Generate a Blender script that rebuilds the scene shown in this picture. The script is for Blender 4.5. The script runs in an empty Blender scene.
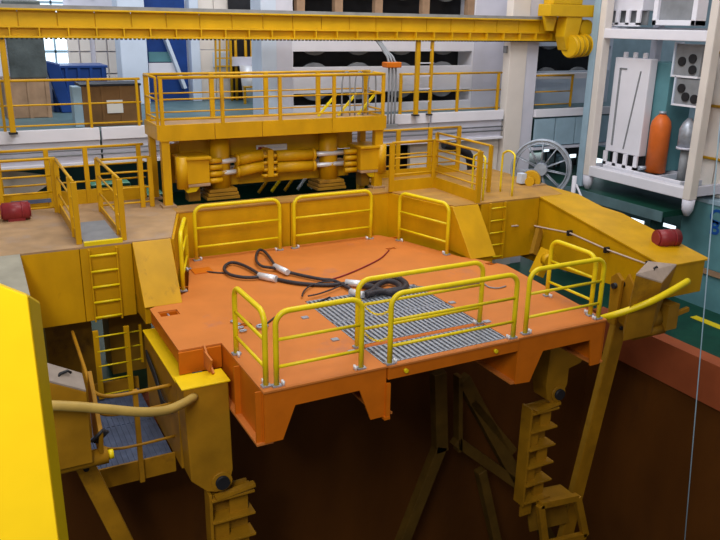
import bpy, bmesh, math, random
from mathutils import Vector, Matrix
from math import radians as rad, sin, cos, pi
random.seed(4)
S = bpy.context.scene
COL = S.collection
# ---------------------------------------------------------------- camera
FPX = 758.9
pt, yw, ro = rad(18.07), rad(27.78), rad(1.007)
fw = Vector((sin(yw)*cos(pt), cos(yw)*cos(pt), -sin(pt)))
rt = Vector((cos(yw), -sin(yw), 0)); up = rt.cross(fw)
rt, up = cos(ro)*rt+sin(ro)*up, -sin(ro)*rt+cos(ro)*up
CAM = Vector((0, 0, 5.0))
cd = bpy.data.cameras.new('camera'); cam = bpy.data.objects.new('camera', cd); COL.objects.link(cam)
cd.sensor_width = 36; cd.lens = FPX/720*36; cd.clip_end = 200
M = Matrix((rt, up, -fw)).transposed().to_4x4(); M.translation = CAM
cam.matrix_world = M; S.camera = cam
# ---------------------------------------------------------------- light and exposure
S.view_settings.view_transform = 'Standard'; S.view_settings.look = 'None'
S.view_settings.exposure = 0.0; S.view_settings.gamma = 1; S.view_settings.use_curve_mapping = False
W = bpy.data.worlds.new('world'); S.world = W; W.use_nodes = True
bg = W.node_tree.nodes['Background']; bg.inputs[0].default_value = (0.92, 0.95, 1.0, 1); bg.inputs[1].default_value = 0.22
def area(name, loc, target, size, power, color=(1, .97, .92), sy=None):
    l = bpy.data.lights.new(name, 'AREA'); l.energy = power; l.color = color; l.shape = 'RECTANGLE'; l.size = size; l.size_y = sy or size
    o = bpy.data.objects.new(name, l); COL.objects.link(o); o.location = loc
    o.rotation_euler = (Vector(target)-Vector(loc)).to_track_quat('-Z', 'Y').to_euler(); return o
area('hall_lamp', (5, 10, 15), (6.5, 13, 0), 8, 900)
area('hall_lamp', (-4, -2, 12), (7, 16, 0), 5, 1350)
area('hall_lamp', (9, 13, 13.5), (10, 21, 3), 7, 900, (.95, .97, 1))
area('hall_lamp', (14, 22, 14), (12, 24, 2), 6, 600, (.9, .95, 1))
area('hall_lamp', (1, 21, 13), (3, 25, 3), 6, 600, (.9, .95, 1))
area('lower_deck_fill', (5, 25, 1.9), (5, 25, -2.5), 5, 260, (.95, 1, .95), 3)  # added fill that lifts the dark floor under the upper deck
area('lower_deck_fill', (19, 24, -.2), (19, 22, -2.5), 4, 60, (.85, .95, 1), 2)  # second added fill, below the skid deck
area('catwalk_lamp', (-2.0, 0.4, 6.2), (-.1, 2.5, 3.6), .6, 150, (1, .95, .85))

# ---------------------------------------------------------------- pixel -> point on a world plane
def P(px, py, x=None, y=None, z=None):
    d = rt*((px-360)/FPX) - up*((py-270)/FPX) + fw
    if x is not None: t = (x-CAM.x)/d.x
    elif y is not None: t = (y-CAM.y)/d.y
    else: t = (z-CAM.z)/d.z
    return CAM+d*t
# ---------------------------------------------------------------- materials
MATS = {}
def mat(name, col, rough=.5, metal=0, var=.18, scale=3., grime=None, gamt=.0, bump=.02, spec=.3, streak=1.0):
    if name in MATS: return MATS[name]
    m = bpy.data.materials.new(name); m.use_nodes = True; nt = m.node_tree; N = nt.nodes; L = nt.links
    b = N['Principled BSDF']; b.inputs['Roughness'].default_value = rough; b.inputs['Metallic'].default_value = metal
    b.inputs['Specular IOR Level'].default_value = spec
    tc = N.new('ShaderNodeTexCoord'); mp = N.new('ShaderNodeMapping'); mp.inputs['Scale'].default_value = (1, 1, streak)
    L.new(tc.outputs['Object'], mp.inputs[0])
    n1 = N.new('ShaderNodeTexNoise'); n1.inputs['Scale'].default_value = scale; n1.inputs['Detail'].default_value = 6
    L.new(mp.outputs[0], n1.inputs['Vector'])
    r1 = N.new('ShaderNodeMapRange'); r1.inputs[1].default_value = .3; r1.inputs[2].default_value = .7
    r1.inputs[3].default_value = 1-var; r1.inputs[4].default_value = 1+var*.5
    L.new(n1.outputs[0], r1.inputs[0])
    mx = N.new('ShaderNodeVectorMath'); mx.operation = 'SCALE'; mx.inputs[0].default_value = col
    L.new(r1.outputs[0], mx.inputs['Scale'])
    out = mx.outputs[0]
    if grime:
        n2 = N.new('ShaderNodeTexNoise'); n2.inputs['Scale'].default_value = scale*.55; n2.inputs['Detail'].default_value = 9; n2.inputs['Roughness'].default_value = .7
        L.new(mp.outputs[0], n2.inputs['Vector'])
        r2 = N.new('ShaderNodeMapRange'); r2.inputs[1].default_value = .72-gamt*.4; r2.inputs[2].default_value = .82-gamt*.2; r2.clamp = True
        L.new(n2.outputs[0], r2.inputs[0])
        mm = N.new('ShaderNodeMix'); mm.data_type = 'RGBA'; L.new(r2.outputs[0], mm.inputs[0]); L.new(out, mm.inputs[6]); mm.inputs[7].default_value = (*grime, 1)
        out = mm.outputs[2]
    L.new(out, b.inputs['Base Color'])
    if bump:
        n3 = N.new('ShaderNodeTexNoise'); n3.inputs['Scale'].default_value = scale*8
        L.new(tc.outputs['Object'], n3.inputs['Vector'])
        bp = N.new('ShaderNodeBump'); bp.inputs['Strength'].default_value = .25; bp.inputs['Distance'].default_value = bump
        L.new(n3.outputs[0], bp.inputs['Height']); L.new(bp.outputs[0], b.inputs['Normal'])
    MATS[name] = m; return m
def emat(name, col, st):
    m = bpy.data.materials.new(name); m.use_nodes = True; b = m.node_tree.nodes['Principled BSDF']
    b.inputs['Base Color'].default_value = (*col, 1); b.inputs['Emission Color'].default_value = (*col, 1); b.inputs['Emission Strength'].default_value = st
    return m
YEL = mat('yellow_paint', (.60, .315, .002), .42, var=.16, scale=2.2, grime=(.22, .10, .012), gamt=.26, bump=.004, streak=.5)
YTOP = mat('worn_yellow_deck_paint', (.40, .25, .13), .6, var=.22, scale=2.5, grime=(.34, .25, .20), gamt=.5, bump=.006)
YRAIL = mat('bright_yellow_rail_paint', (.80, .60, .006), .35, var=.08, scale=6, bump=.0)
YCRANE = mat('crane_beam_paint', (.66, .38, .005), .45, var=.1, scale=2, grime=(.3, .14, .02), gamt=.12, bump=.003)
YBRIGHT = mat('lit_yellow_paint', (.85, .56, .006), .35, var=.05, scale=5, bump=.0)  # brighter yellow, light put into the colour of lit tops and near post
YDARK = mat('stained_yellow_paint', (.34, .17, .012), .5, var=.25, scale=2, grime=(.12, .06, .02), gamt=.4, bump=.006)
ORG = mat('orange_deck_paint', (.60, .185, .034), .55, var=.10, scale=1.6, grime=(.42, .16, .10), gamt=.3, bump=.003)
ORGS = mat('orange_side_paint', (.60, .145, .004), .45, var=.12, scale=2.5, grime=(.3, .07, .02), gamt=.12, bump=.003)
PITSHADE = mat('shaded_moonpool_paint', (.15, .048, .006), .6, var=.3, scale=.7, grime=(.08, .028, .006), gamt=.4, bump=.01, streak=.4)  # orange-red wall darkened, the pit shade is in this colour
CORAL = mat('lit_moonpool_paint', (.42, .10, .035), .55, var=.15, scale=1.2, grime=(.2, .07, .04), gamt=.2, bump=.005)  # brighter copy for the lit upper band of the pit wall
GREEN = mat('green_deck_paint', (.008, .065, .040), .45, var=.4, scale=.8, grime=(.006, .03, .025), gamt=.5, bump=.01)
TEALF = mat('teal_deck_paint', (.10, .17, .19), .45, var=.25, scale=1.5, bump=.006)
TEALW = mat('teal_wall_paint', (.11, .27, .31), .5, var=.3, scale=.9, grime=(.10, .20, .16), gamt=.3, bump=.004)
DKTEAL = mat('dark_green_wall', (.012, .05, .048), .6, var=.4, scale=.8, bump=.01)
WHITE = mat('white_paint', (.78, .76, .83), .5, var=.06, scale=1.2, grime=(.48, .46, .5), gamt=.1, bump=.002)
CREAM = mat('cream_paint', (.74, .67, .62), .5, var=.08, scale=1.2, grime=(.45, .38, .33), gamt=.15, bump=.002)
LILAC = mat('pale_grey_paint', (.62, .61, .70), .5, var=.08, scale=1.5, bump=.002)
BLUEGREY = mat('blue_grey_paint', (.32, .45, .55), .5, var=.15, scale=1.5, bump=.002)
PBLUE = mat('pale_blue_paint', (.58, .65, .78), .5, var=.08, scale=1.5, bump=.002)
BLUE = mat('dark_blue_paint', (.012, .05, .22), .4, var=.2, scale=2, bump=.004)
GRATEB = mat('blue_grating_steel', (.10, .13, .22), .55, var=.25, scale=5, bump=.004)
GALV = mat('galvanised_steel', (.42, .45, .52), .42, metal=.5, var=.2, scale=9, bump=.003)
STEEL = mat('polished_steel', (.74, .75, .80), .4, metal=.35, var=.05, scale=9, bump=0)
GREY = mat('grey_paint', (.24, .25, .27), .5, var=.2, scale=3, bump=.004)
DARK = mat('black_steel', (.018, .018, .022), .5, var=.3, scale=5, bump=.004)
ROPE = mat('dark_wire_rope', (.045, .040, .048), .5, metal=.2, var=.4, scale=30, bump=.008)
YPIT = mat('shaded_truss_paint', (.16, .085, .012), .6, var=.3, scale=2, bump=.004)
RIGHTTOP = mat('worn_orange_brown_deck_paint', (.44, .23, .05), .6, var=.22, scale=2.5, grime=(.32, .17, .07), gamt=.5, bump=.006)
YLOW = mat('shaded_greasy_yellow_paint', (.40, .19, .008), .5, var=.25, scale=2, grime=(.16, .075, .012), gamt=.4, bump=.004)  # yellow browned for the shade below deck as well as for grease
LEFTTOP = mat('grey_top_paint', (.34, .31, .24), .6, var=.2, scale=2.5, bump=.004)  # greyer colour for the left arm top
LID = mat('dark_lid_paint', (.30, .24, .20), .55, var=.2, scale=5, bump=.003)  # darker grey-brown for the left lid
TANPIPE = mat('worn_tan_yellow_paint', (.46, .30, .07), .5, var=.15, scale=4, bump=.003)
REELM = mat('reel_grey_paint', (.34, .38, .45), .45, metal=.3, var=.2, scale=6, bump=.003)
BROWN = mat('brown_board', (.20, .10, .035), .7, var=.2, scale=3, bump=.005)
BEIGE = mat('pale_brown_crate', (.38, .24, .15), .7, var=.25, scale=3, grime=(.5, .4, .32), gamt=.3, bump=.005)
WRAP = mat('dark_plastic_wrap', (.10, .12, .125), .22, var=.4, scale=2, bump=.03)
RED = mat('dark_red_paint', (.26, .025, .03), .4, var=.2, scale=4, bump=.004)
PINKISH = mat('bare_primer_plate', (.50, .38, .31), .5, var=.15, scale=5, bump=.003)
ORBOTTLE = mat('orange_vessel_paint', (.70, .15, .025), .4, var=.1, scale=4, bump=.002)
PAPER = mat('white_paper', (.75, .72, .68), .7, var=.03, bump=0)
BLUEINK = mat('blue_lettering_paint', (.01, .08, .35), .5, var=.02, bump=0)
REDINK = mat('dark_red_print', (.25, .03, .03), .5, var=.02, bump=0)
GLOW = emat('daylight_and_glint_glow', (.75, .90, 1.0), 1.6)  # glow shared by daylit panes and added glint boxes
# ---------------------------------------------------------------- mesh builder
class MB:
    def __init__(s): s.v = []; s.f = []; s.sm = []
    def add(s, vs, fs, smooth=False):
        b = len(s.v); s.v += [tuple(v) for v in vs]; s.f += [[i+b for i in f] for f in fs]; s.sm += [smooth]*len(fs); return s
    def box(s, x0, x1, y0, y1, z0, z1):
        x0, x1 = sorted((x0, x1)); y0, y1 = sorted((y0, y1)); z0, z1 = sorted((z0, z1))
        return s.add([(x0,y0,z0),(x1,y0,z0),(x1,y1,z0),(x0,y1,z0),(x0,y0,z1),(x1,y0,z1),(x1,y1,z1),(x0,y1,z1)],
                     [(0,3,2,1),(4,5,6,7),(0,1,5,4),(1,2,6,5),(2,3,7,6),(3,0,4,7)])
    def prism(s, poly, axis, a0, a1):
        n = len(poly)
        def q(p, a): return {'x': (a, p[0], p[1]), 'y': (p[0], a, p[1]), 'z': (p[0], p[1], a)}[axis]
        vs = [q(p, a0) for p in poly]+[q(p, a1) for p in poly]
        return s.add(vs, [list(range(n))[::-1], list(range(n, 2*n))]+[(i, (i+1) % n, n+(i+1) % n, n+i) for i in range(n)])
    def hexa(s, b, t):      # four bottom, four top corners
        n = len(b)
        return s.add(list(b)+list(t), [list(range(n))[::-1], list(range(n, 2*n))]+[(i, (i+1) % n, n+(i+1) % n, n+i) for i in range(n)])
    def tube(s, pts, r, n=8, closed=False, cap=True):
        pts = [Vector(p) for p in pts]; m = len(pts); rs = r if isinstance(r, (list, tuple)) else [r]*m
        vs = []; prev = None
        for i, p in enumerate(pts):
            a = pts[(i-1) % m] if (closed or i > 0) else p
            c = pts[(i+1) % m] if (closed or i < m-1) else p
            t = (c-a).normalized()
            if prev is None:
                h = Vector((0, 0, 1)) if abs(t.z) < .9 else Vector((1, 0, 0)); u = t.cross(h).normalized()
            else: u = (prev-t*prev.dot(t)).normalized()
            prev = u; w = t.cross(u)
            vs += [p+(u*cos(2*pi*k/n)+w*sin(2*pi*k/n))*rs[i] for k in range(n)]
        fs = []
        for i in range(m if closed else m-1):
            j = (i+1) % m
            fs += [(i*n+k, i*n+(k+1) % n, j*n+(k+1) % n, j*n+k) for k in range(n)]
        s.add(vs, fs, True)
        if cap and not closed:
            b = len(s.v)-len(vs); s.f += [[b+k for k in range(n)][::-1], [b+(m-1)*n+k for k in range(n)]]; s.sm += [False, False]
        return s
    def cyl(s, p0, p1, r, n=16, r1=None): return s.tube([p0, p1], [r, r if r1 is None else r1], n)
    def beam(s, p0, p1, w, h, upv=(0, 0, 1)):
        p0, p1 = Vector(p0), Vector(p1); t = (p1-p0).normalized(); u = t.cross(Vector(upv)).normalized(); v = u.cross(t)
        q = lambda p: [p+u*a*w/2+v*b*h/2 for a, b in ((-1,-1),(1,-1),(1,1),(-1,1))]
        return s.hexa(q(p0), q(p1))
ORI = {}
def wloc(o):
    return ORI.get(o.name, Vector((0, 0, 0))) if o else Vector((0, 0, 0))
def build(name, mb, m, parent=None, bev=0, solid=False):
    o0 = wloc(parent)
    me = bpy.data.meshes.new(name)
    me.from_pydata([tuple(Vector(v)-o0) for v in mb.v], [], mb.f); me.update()
    bm = bmesh.new(); bm.from_mesh(me); bmesh.ops.recalc_face_normals(bm, faces=bm.faces); bm.to_mesh(me); bm.free()
    me.polygons.foreach_set('use_smooth', mb.sm)
    me.materials.append(m)
    o = bpy.data.objects.new(name, me); COL.objects.link(o)
    if parent: o.parent = parent; ORI[o.name] = o0
    if bev:
        b = o.modifiers.new('bevel', 'BEVEL'); b.width = bev; b.segments = 2; b.limit_method = 'ANGLE'; b.angle_limit = rad(40)
    return o
def tag(o, label=None, cat=None, group=None, kind=None):
    for k, v in (('label', label), ('category', cat), ('group', group), ('kind', kind)):
        if v: o[k] = v
    return o
def thing(name, label, cat, loc=(0, 0, 0), group=None):
    o = bpy.data.objects.new(name, None); COL.objects.link(o); o.location = loc; o.empty_display_size = .2
    ORI[o.name] = Vector(loc); return tag(o, label, cat, group)
def solo(name, mb, m, label, cat, group=None, bev=0, loc=None):
    if loc is None:
        n = len(mb.v); loc = (sum(v[0] for v in mb.v)/n, sum(v[1] for v in mb.v)/n, min(v[2] for v in mb.v))
    L = Vector(loc); mb.v = [tuple(Vector(v)-L) for v in mb.v]
    o = build(name, mb, m, None, bev); o.location = L; return tag(o, label, cat, group)
def struct(name, mb, m, bev=0): return tag(build(name, mb, m, None, bev), kind='structure')
def smooth_path(pts, k=6):
    pts = [Vector(p) for p in pts]; out = []
    for i in range(len(pts)-1):
        p0 = pts[max(i-1, 0)]; p1 = pts[i]; p2 = pts[i+1]; p3 = pts[min(i+2, len(pts)-1)]
        for j in range(k):
            t = j/k; out.append(.5*((2*p1)+(p2-p0)*t+(2*p0-5*p1+4*p2-p3)*t*t+(3*p1-p0-3*p2+p3)*t**3))
    out.append(pts[-1]); return out
def B(*a): return MB().box(*a)
def mir(x): return 13.1-x
# ================================================================ SETTING
# moonpool pit: x -1.6..15, y 3..14.4, deck outside at z = -2.5
PX0, PX1, PY0, PY1, FZ = -1.6, 15.0, 2.6, 14.5, -2.5
struct('floor', MB().box(-6, 40, PY1, 34, FZ-.3, FZ).box(PX1, 40, PY0-4, PY1, FZ-.3, FZ).box(-6, PX0, PY0-4, PY1, FZ-.3, FZ), GREEN)
struct('wall_back', B(PX0, PX1+.4, PY1, PY1+.4, -10, FZ-.3), PITSHADE)
struct('wall_right', MB().box(PX1+.05, PX1+.4, PY0, PY1, -10, FZ-1.05), PITSHADE)
struct('wall_left', B(PX0-.4, PX0, PY0, PY1, -10, FZ-.3), PITSHADE)
struct('wall_front', B(PX0, PX1, PY0-.4, PY0, -10, FZ), PITSHADE)
struct('trim_1', B(PX1-.04, PX1+.4, PY0, PY1, FZ-1.05, FZ+.02), CORAL, .01)  # proud strip stands for the lit band above the shadow edge
struct('trim_2', B(PX0, PX1-.04, PY1-.04, PY1+.4, FZ-.6, FZ+.02), CORAL, .01)
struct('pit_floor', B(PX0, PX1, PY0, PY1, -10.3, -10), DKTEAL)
# hall walls
HB = 27.5
struct('wall_far', B(-6, 40, 34, 34.4, FZ, 12), DKTEAL)
struct('wall_side', B(30, 30.3, 0, 34, FZ, 12), BLUEGREY)
# upper (mezzanine) deck behind, its white edge girder
EY = 18.8
struct('upper_deck', B(-6, 19.5, EY+.12, 33.9, 2.2, 2.45), TEALF)
girder = thing('edge_girder', 'long white girder along the edge of the upper deck with a deep web', 'girder', (5, EY, 1.75))
for a, b_ in ((-6, -1.8), (-1.75, 2.9), (2.95, 7.5), (7.55, 12.1), (12.15, 14.75)):
    build('fascia_panel', B(a, b_, EY-.02, EY+.11, 2.26, 2.54), WHITE, girder, .006)
    build('web_panel', B(a, b_, EY+.06, EY+.13, 1.75, 2.25), LILAC, girder)
build('lower_flange', B(-6, 14.75, EY-.06, EY+.16, 1.68, 1.75), WHITE, girder, .005)
for k, zz in enumerate((1.93, 2.05)):
    solo('conduit', MB().tube([(-6, EY-.01, zz), (4, EY-.01, zz), (14.75, EY-.01, zz)], .022, 8), GREY,
         ['grey conduit pipe along the white girder, lower of the pair', 'grey conduit pipe along the white girder, upper of the pair'][k], 'pipe', 'conduits on the white girder')
# right-hand continuation of the deck edge behind the cream column
gr2 = thing('edge_girder', 'short white deck edge right of the cream column with blue panels below', 'girder', (17, EY, 1.5))
build('fascia_panel', B(16.0, 19.4, EY-.02, EY+.1, 2.26, 2.5), WHITE, gr2, .006)
for a in (16.05, 16.9, 17.75, 18.6):
    build('hanging_panel', B(a, a+.78, EY, EY+.08, 1.35, 2.2), BLUEGREY, gr2, .006)
build('lower_flange', B(16.0, 19.4, EY-.06, EY+.16, 1.24, 1.31), LILAC, gr2)
# ---- cream wall under the deck on the right and the cream column
solo('wall_panel', B(11.6, 14.8, 19.0, 19.15, FZ, 1.66), CREAM, 'cream steel bulkhead under the upper deck beside the cable reel', 'wall panel', bev=.01)
cc = thing('support_column', 'tall cream steel column right of the upper walkway railing', 'column', (15.2, 19.0, FZ))
build('column_face', B(14.86, 15.5, 18.83, 19.15, FZ, 6.5), CREAM, cc, .01)
build('column_side', B(15.5, 15.98, 18.88, 19.4, FZ, 6.5), LILAC, cc, .01)
build('junction_box', B(14.8, 14.86, 18.95, 19.1, 4.2, 4.4), GREY, cc)
# ================================================================ MACHINERY WALL behind (white with slots and wheels)
def slot_wall(name, x0, x1, y, rows, ztop, label, wheels, m=WHITE, zb=2.45):
    t = thing(name, label, 'machine housing', ((x0+x1)/2, y, zb))
    z = zb
    for (a, b_) in rows:
        build('face_panel', B(x0, x1, y, y+.12, z, a), m, t, .01); z = b_
    build('face_panel', B(x0, x1, y, y+.12, z, ztop), m, t, .01)
    build('cavity_back', B(x0, x1, y+.75, y+.8, zb, ztop), DARK, t)
    build('side_panel', B(x0-.06, x0, y, y+.8, zb, ztop), m, t)
    build('side_panel', B(x1, x1+.06, y, y+.8, zb, ztop), m, t)
    for (a, b_) in rows[wheels[0]:]:
        for wx in wheels[1]:
            for sgn, zc in ((1, b_+.42), (-1, a-.42)):
                w = build('wheel', MB().cyl((wx, y+.2, zc), (wx, y+.32, zc), .53, 28), GREY, t)
                build('wheel_hub', MB().cyl((wx, y+.16, zc), (wx, y+.19, zc), .2, 16), GALV, w)
    return t
wy = 20.2
mxs = [P(px, 60, y=wy).x for px in (318, 362, 405, 447)]
slot_wall('machinery_housing', 8.43, 14.45, wy, [(2.72, 3.05), (3.78, 4.2), (5.15, 5.75)], 7.2,
          'white machinery housing with dark slots showing big wheels behind the walkway', (1, mxs))
for i, px in enumerate((300, 338, 378, 425, 470)):
    xx = P(px, 10, y=wy).x
    solo('vertical_rib', B(xx-.12, xx+.12, wy-.06, wy+.14, 5.13, 5.78), BEIGE, 'tan rib across the top slot of the white housing, %s' % ['leftmost', 'second from left', 'middle', 'second from right', 'rightmost'][i], 'rib', 'ribs on the white housing')
solo('wall_panel', B(14.52, 16.9, wy, wy+.15, 2.45, 7.2), LILAC, 'plain pale bulkhead panel between the slotted housing and the cream column', 'wall panel', bev=.01)
slot_wall('machinery_housing', 17.0, 20.5, wy+.2, [(3.55, 4.35)], 7.2, 'blue white machinery housing with one slot right of the cream column',
          (0, [17.9, 19.3]), m=PBLUE)
lg = thing('pipe_ledge', 'white ledge above small yellow rail right of the cream column', 'ledge', (17.6, 19.5, 3.3))
build('ledge', B(15.9, 19.0, 19.3, 19.6, 3.38, 3.55), WHITE, lg, .01)
build('bracket', B(16.0, 16.1, 19.35, 19.55, 2.45, 3.38), WHITE, lg); build('bracket', B(18.8, 18.9, 19.35, 19.55, 2.45, 3.38), WHITE, lg)
# white two-tone column left of the housing
tc_ = thing('support_column', 'broad white column left of the slotted housing', 'column', (7.9, 20.1, 2.45))
x0, xm, x1 = P(262, 70, y=20).x, P(277, 70, y=20).x, P(293, 70, y=20).x
build('column_face', B(x0, xm, 20.0, 20.8, 2.45, 7.2), PBLUE, tc_, .01); build('column_face', B(xm, x1, 20.05, 20.8, 2.45, 7.2), LILAC, tc_, .01)
# ---- left background on the upper deck
def bx(px0, py0, px1, py1, Y, dep, zmin=None):
    a = P(px0, (py0+py1)/2, y=Y); b_ = P(px1, (py0+py1)/2, y=Y); t = P((px0+px1)/2, py0, y=Y); q = P((px0+px1)/2, py1, y=Y)
    return (a.x, b_.x, Y, Y+dep, q.z if zmin is None else zmin, t.z)
UD = 2.452
c = bx(5, 79, 49, 118, 22.0, 1.2, UD)
pc = thing('wrapped_crate', 'tall dark plastic wrapped pallet load on a pale crate at far left', 'crate', ((c[0]+c[1])/2, 22, UD))
build('crate_body', B(*c), BEIGE, pc, .02)
c2 = bx(6, 0, 44, 79, 22.05, 1.1, c[5]); wp = build('wrapped_top', B(*c2), WRAP, pc, .04)
for k in range(3): build('crate_batten', B(c[0]+.1+k*.45, c[0]+.2+k*.45, c[2]-.03, c[2], UD, c[5]), BEIGE, pc)
cb = bx(52, 68, 108, 111, 23.2, 1.2, UD)
sk = thing('blue_container', 'dark blue open steel container beside the wrapped pallet load', 'container', ((cb[0]+cb[1])/2, 23.2, UD))
build('body', B(*cb), BLUE, sk, .02)
build('rim', B(cb[0]-.04, cb[1]+.04, cb[2]-.05, cb[3]+.03, cb[5], cb[5]+.07), BLUE, sk, .01)
for k in range(5):
    xx = cb[0]+.1+k*(cb[1]-cb[0]-.2)/4; build('side_rib', B(xx-.04, xx+.04, cb[2]-.06, cb[2], UD, cb[5]), BLUE, sk)
cb2 = bx(46, 64, 62, 112, 22.9, .7, UD)
solo('tarpaulin_stack', MB().hexa([(cb2[0]+.35, cb2[2], UD), (cb2[1]+.25, cb2[2], UD), (cb2[1]+.25, cb2[3], UD), (cb2[0]+.35, cb2[3], UD)],
     [(cb2[0], cb2[2], cb2[5]+.1), (cb2[1], cb2[2], cb2[5]), (cb2[1], cb2[3], cb2[5]), (cb2[0], cb2[3], cb2[5]+.1)]), BLUE,
     'slanted blue tarpaulin covered stack between pallet load and blue container', 'tarpaulin', bev=.03)
c = bx(83, 86, 141, 127, 19.75, .9, UD)
bc = thing('brown_crate', 'brown board crate with white paper behind the yellow railing', 'crate', ((c[0]+c[1])/2, 19.75, UD))
build('crate_body', B(*c), BROWN, bc, .01)
build('lid', B(c[0]-.03, c[1]+.03, c[2]-.03, c[3], c[5], c[5]+.05), DARK, bc)
for k in range(4):
    xx = c[0]+k*(c[1]-c[0]-.06)/3; build('batten', B(xx, xx+.06, c[2]-.025, c[2], UD, c[5]), BROWN, bc)
q = bx(107, 100, 123, 113, 19.72, .004); build('paper_label', B(q[0], q[1], 19.715, 19.72, q[4], q[5]), PAPER, bc)
c = bx(74, 87, 83, 128, 19.7, .5, UD); solo('steel_cabinet', B(*c), BLUEGREY, 'narrow blue grey cabinet left of the brown crate', 'cabinet', bev=.01)
# back wall of the upper deck
cols = [(68, 92, CREAM), (92, 96, GREY), (96, 121, CREAM)]
wb = struct('wall_upper', B(-6, 9, HB, HB+.2, 2.45, 9), LILAC)
xs = [P(px, 60, y=HB-.1).x for px in (68, 80.5, 92, 96, 108, 121)]
for i in (0, 1, 3, 4):
    for k in range(3):
        o = build('wall_panel', B(xs[i]+.02, xs[i+1]-.02, HB-.12, HB, 2.5+k*.72, 3.18+k*.72), CREAM, wb, .01)
zt = P(55, 38, y=HB).z
w1 = struct('window_1', B(P(42, 50, y=HB).x, P(67, 50, y=HB).x, HB-.06, HB-.04, 3.1, 5.6), GLOW)
for fr in (.0, .33, .66, .96): build('window_bar', B(P(42, 50, y=HB).x, P(67, 50, y=HB).x, HB-.12, HB-.06, 3.1+2.4*fr, 3.18+2.4*fr), BLUEGREY, w1)
x_ = P(55, 50, y=HB).x; build('window_bar', B(x_-.03, x_+.03, HB-.12, HB-.06, 3.1, 5.6), BLUEGREY, w1)
for i, (a, b_) in enumerate(((0, 34), (45, 92), (157, 188))):
    ps = [P(a, 2, y=HB), P(b_, 2, y=HB)]
    w_ = struct('window_%d' % (i+2), B(ps[0].x, ps[1].x, HB-.06, HB-.04, 5.65 if i != 1 else 5.75, 6.6), GLOW)
    for k in range(3):
        xx = ps[0].x+(ps[1].x-ps[0].x)*k/2; build('window_bar', B(xx-.04, xx+.04, HB-.12, HB-.06, 5.6, 6.6), BLUEGREY, w_)
c = bx(120, 10, 147, 82, 24.5, .8, UD)
solo('support_column', B(c[0], c[1], c[2], c[3], UD, 7), PBLUE, 'pale blue white column right of the brown crate', 'column', bev=.03)
# blue engine room panel with white diagonals
Y = 25.2; f = lambda px, py: P(px, py, y=Y)
bp = thing('blue_bulkhead', 'dark blue bulkhead crossed by a broad white diagonal brace', 'bulkhead', (f(170, 80).x, Y, UD))
build('blue_panel', B(f(148, 60).x, f(188, 60).x, Y+.1, Y+.2, UD, 6.5), BLUE, bp)
build('diagonal_brace', MB().beam((f(160, 26).x, Y+.02, f(160, 26).z), (f(184, 88).x, Y+.02, f(184, 88).z), .1, .5, (0, 1, 0)), PBLUE, bp)
bp2 = MB().beam((f(152, 20).x, Y, f(152, 20).z), (f(196, 92).x, Y, f(196, 92).z), .3, .12, (0, 1, 0))
build('horizontal_band', B(f(149, 66).x, f(178, 66).x, Y, Y+.08, f(150, 74).z, f(150, 63).z), WHITE, bp)
build('teal_pane', B(f(149, 55).x, f(172, 55).x, Y+.04, Y+.09, f(150, 62).z, f(150, 52).z), TEALW, bp)
solo('support_column', B(f(190, 60).x, f(199, 60).x, Y-.2, Y+.3, UD, 7), PBLUE, 'narrow pale column right of the blue bulkhead', 'column', bev=.02)
wp = thing('panelled_wall', 'cream panelled wall between the blue bulkhead and the machine bay', 'wall panel', (f(212, 80).x, Y, UD))
for i, (a, b_) in enumerate(((199, 215), (215, 231))):
    for k in range(5): build('panel', B(f(a, 60).x+.01, f(b_, 60).x-.01, Y-.05, Y+.1, UD+.02+k*.8, UD+.8+k*.8), CREAM, wp, .01)
Y2 = 24.6; g = lambda px, py: P(px, py, y=Y2)
solo('notice_board', B(f(212, 55).x, f(231, 55).x, Y-.12, Y-.052, f(220, 67).z, f(220, 52).z), PBLUE, 'small pale blue box on the cream wall beside yellow platform', 'board', bev=.01)
ylp = thing('small_ladder', 'small yellow ladder high on the cream wall', 'ladder', (g(222, 75).x, Y2, g(222, 75).z))
for px in (215, 219, 226, 230): build('stile', MB().beam((g(px, 75).x, Y2-.1, g(px, 75).z), (g(px, 36).x, Y2-.1, g(px, 36).z+.4), .05, .05, (0, 1, 0)), YEL, ylp)
for py in (50, 58, 66, 74): build('rung', B(g(215, py).x, g(230, py).x, Y2-.12, Y2-.08, g(220, py).z-.02, g(220, py).z+.02), YEL, ylp)
mbay = thing('machine_bay', 'dark machine bay with white surround and yellow pipes behind upper gantry', 'machine', (g(246, 100).x, Y2, UD))
build('bay_back', B(g(234, 60).x, g(263, 60).x, Y2+.4, Y2+.45, UD, 7), DARK, mbay)
build('surround', B(g(232, 60).x, g(263, 60).x, Y2, Y2+.2, g(240, 66).z, g(240, 57).z), LILAC, mbay)
for px in (233, 238, 248, 254): build('pipe', MB().tube([(g(px, 66).x, Y2+.2, UD), (g(px, 60).x, Y2+.2, g(px, 36).z+.5)], .05), YEL, mbay)
build('hopper', MB().cyl((g(247, 102).x, Y2-.2, UD), (g(250, 66).x, Y2-.2, g(250, 66).z), .18, 18, .42), STEEL, mbay)
build('chute', MB().beam((g(254, 66).x, Y2-.1, g(254, 68).z), (g(262, 102).x, Y2-.1, UD), .3, .3, (0, 1, 0)), PBLUE, mbay)
st = thing('step_stool', 'small yellow step stand at the foot of the silver hopper', 'stool', (g(246, 106).x, Y2-.9, UD))
for px in (236, 254): build('leg', MB().box(g(px, 100).x-.03, g(px, 100).x+.03, Y2-.95, Y2-.85, UD, UD+.5), YEL, st)
build('tread', B(g(235, 100).x, g(255, 100).x, Y2-1.0, Y2-.8, UD+.5, UD+.55), YEL, st)
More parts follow.
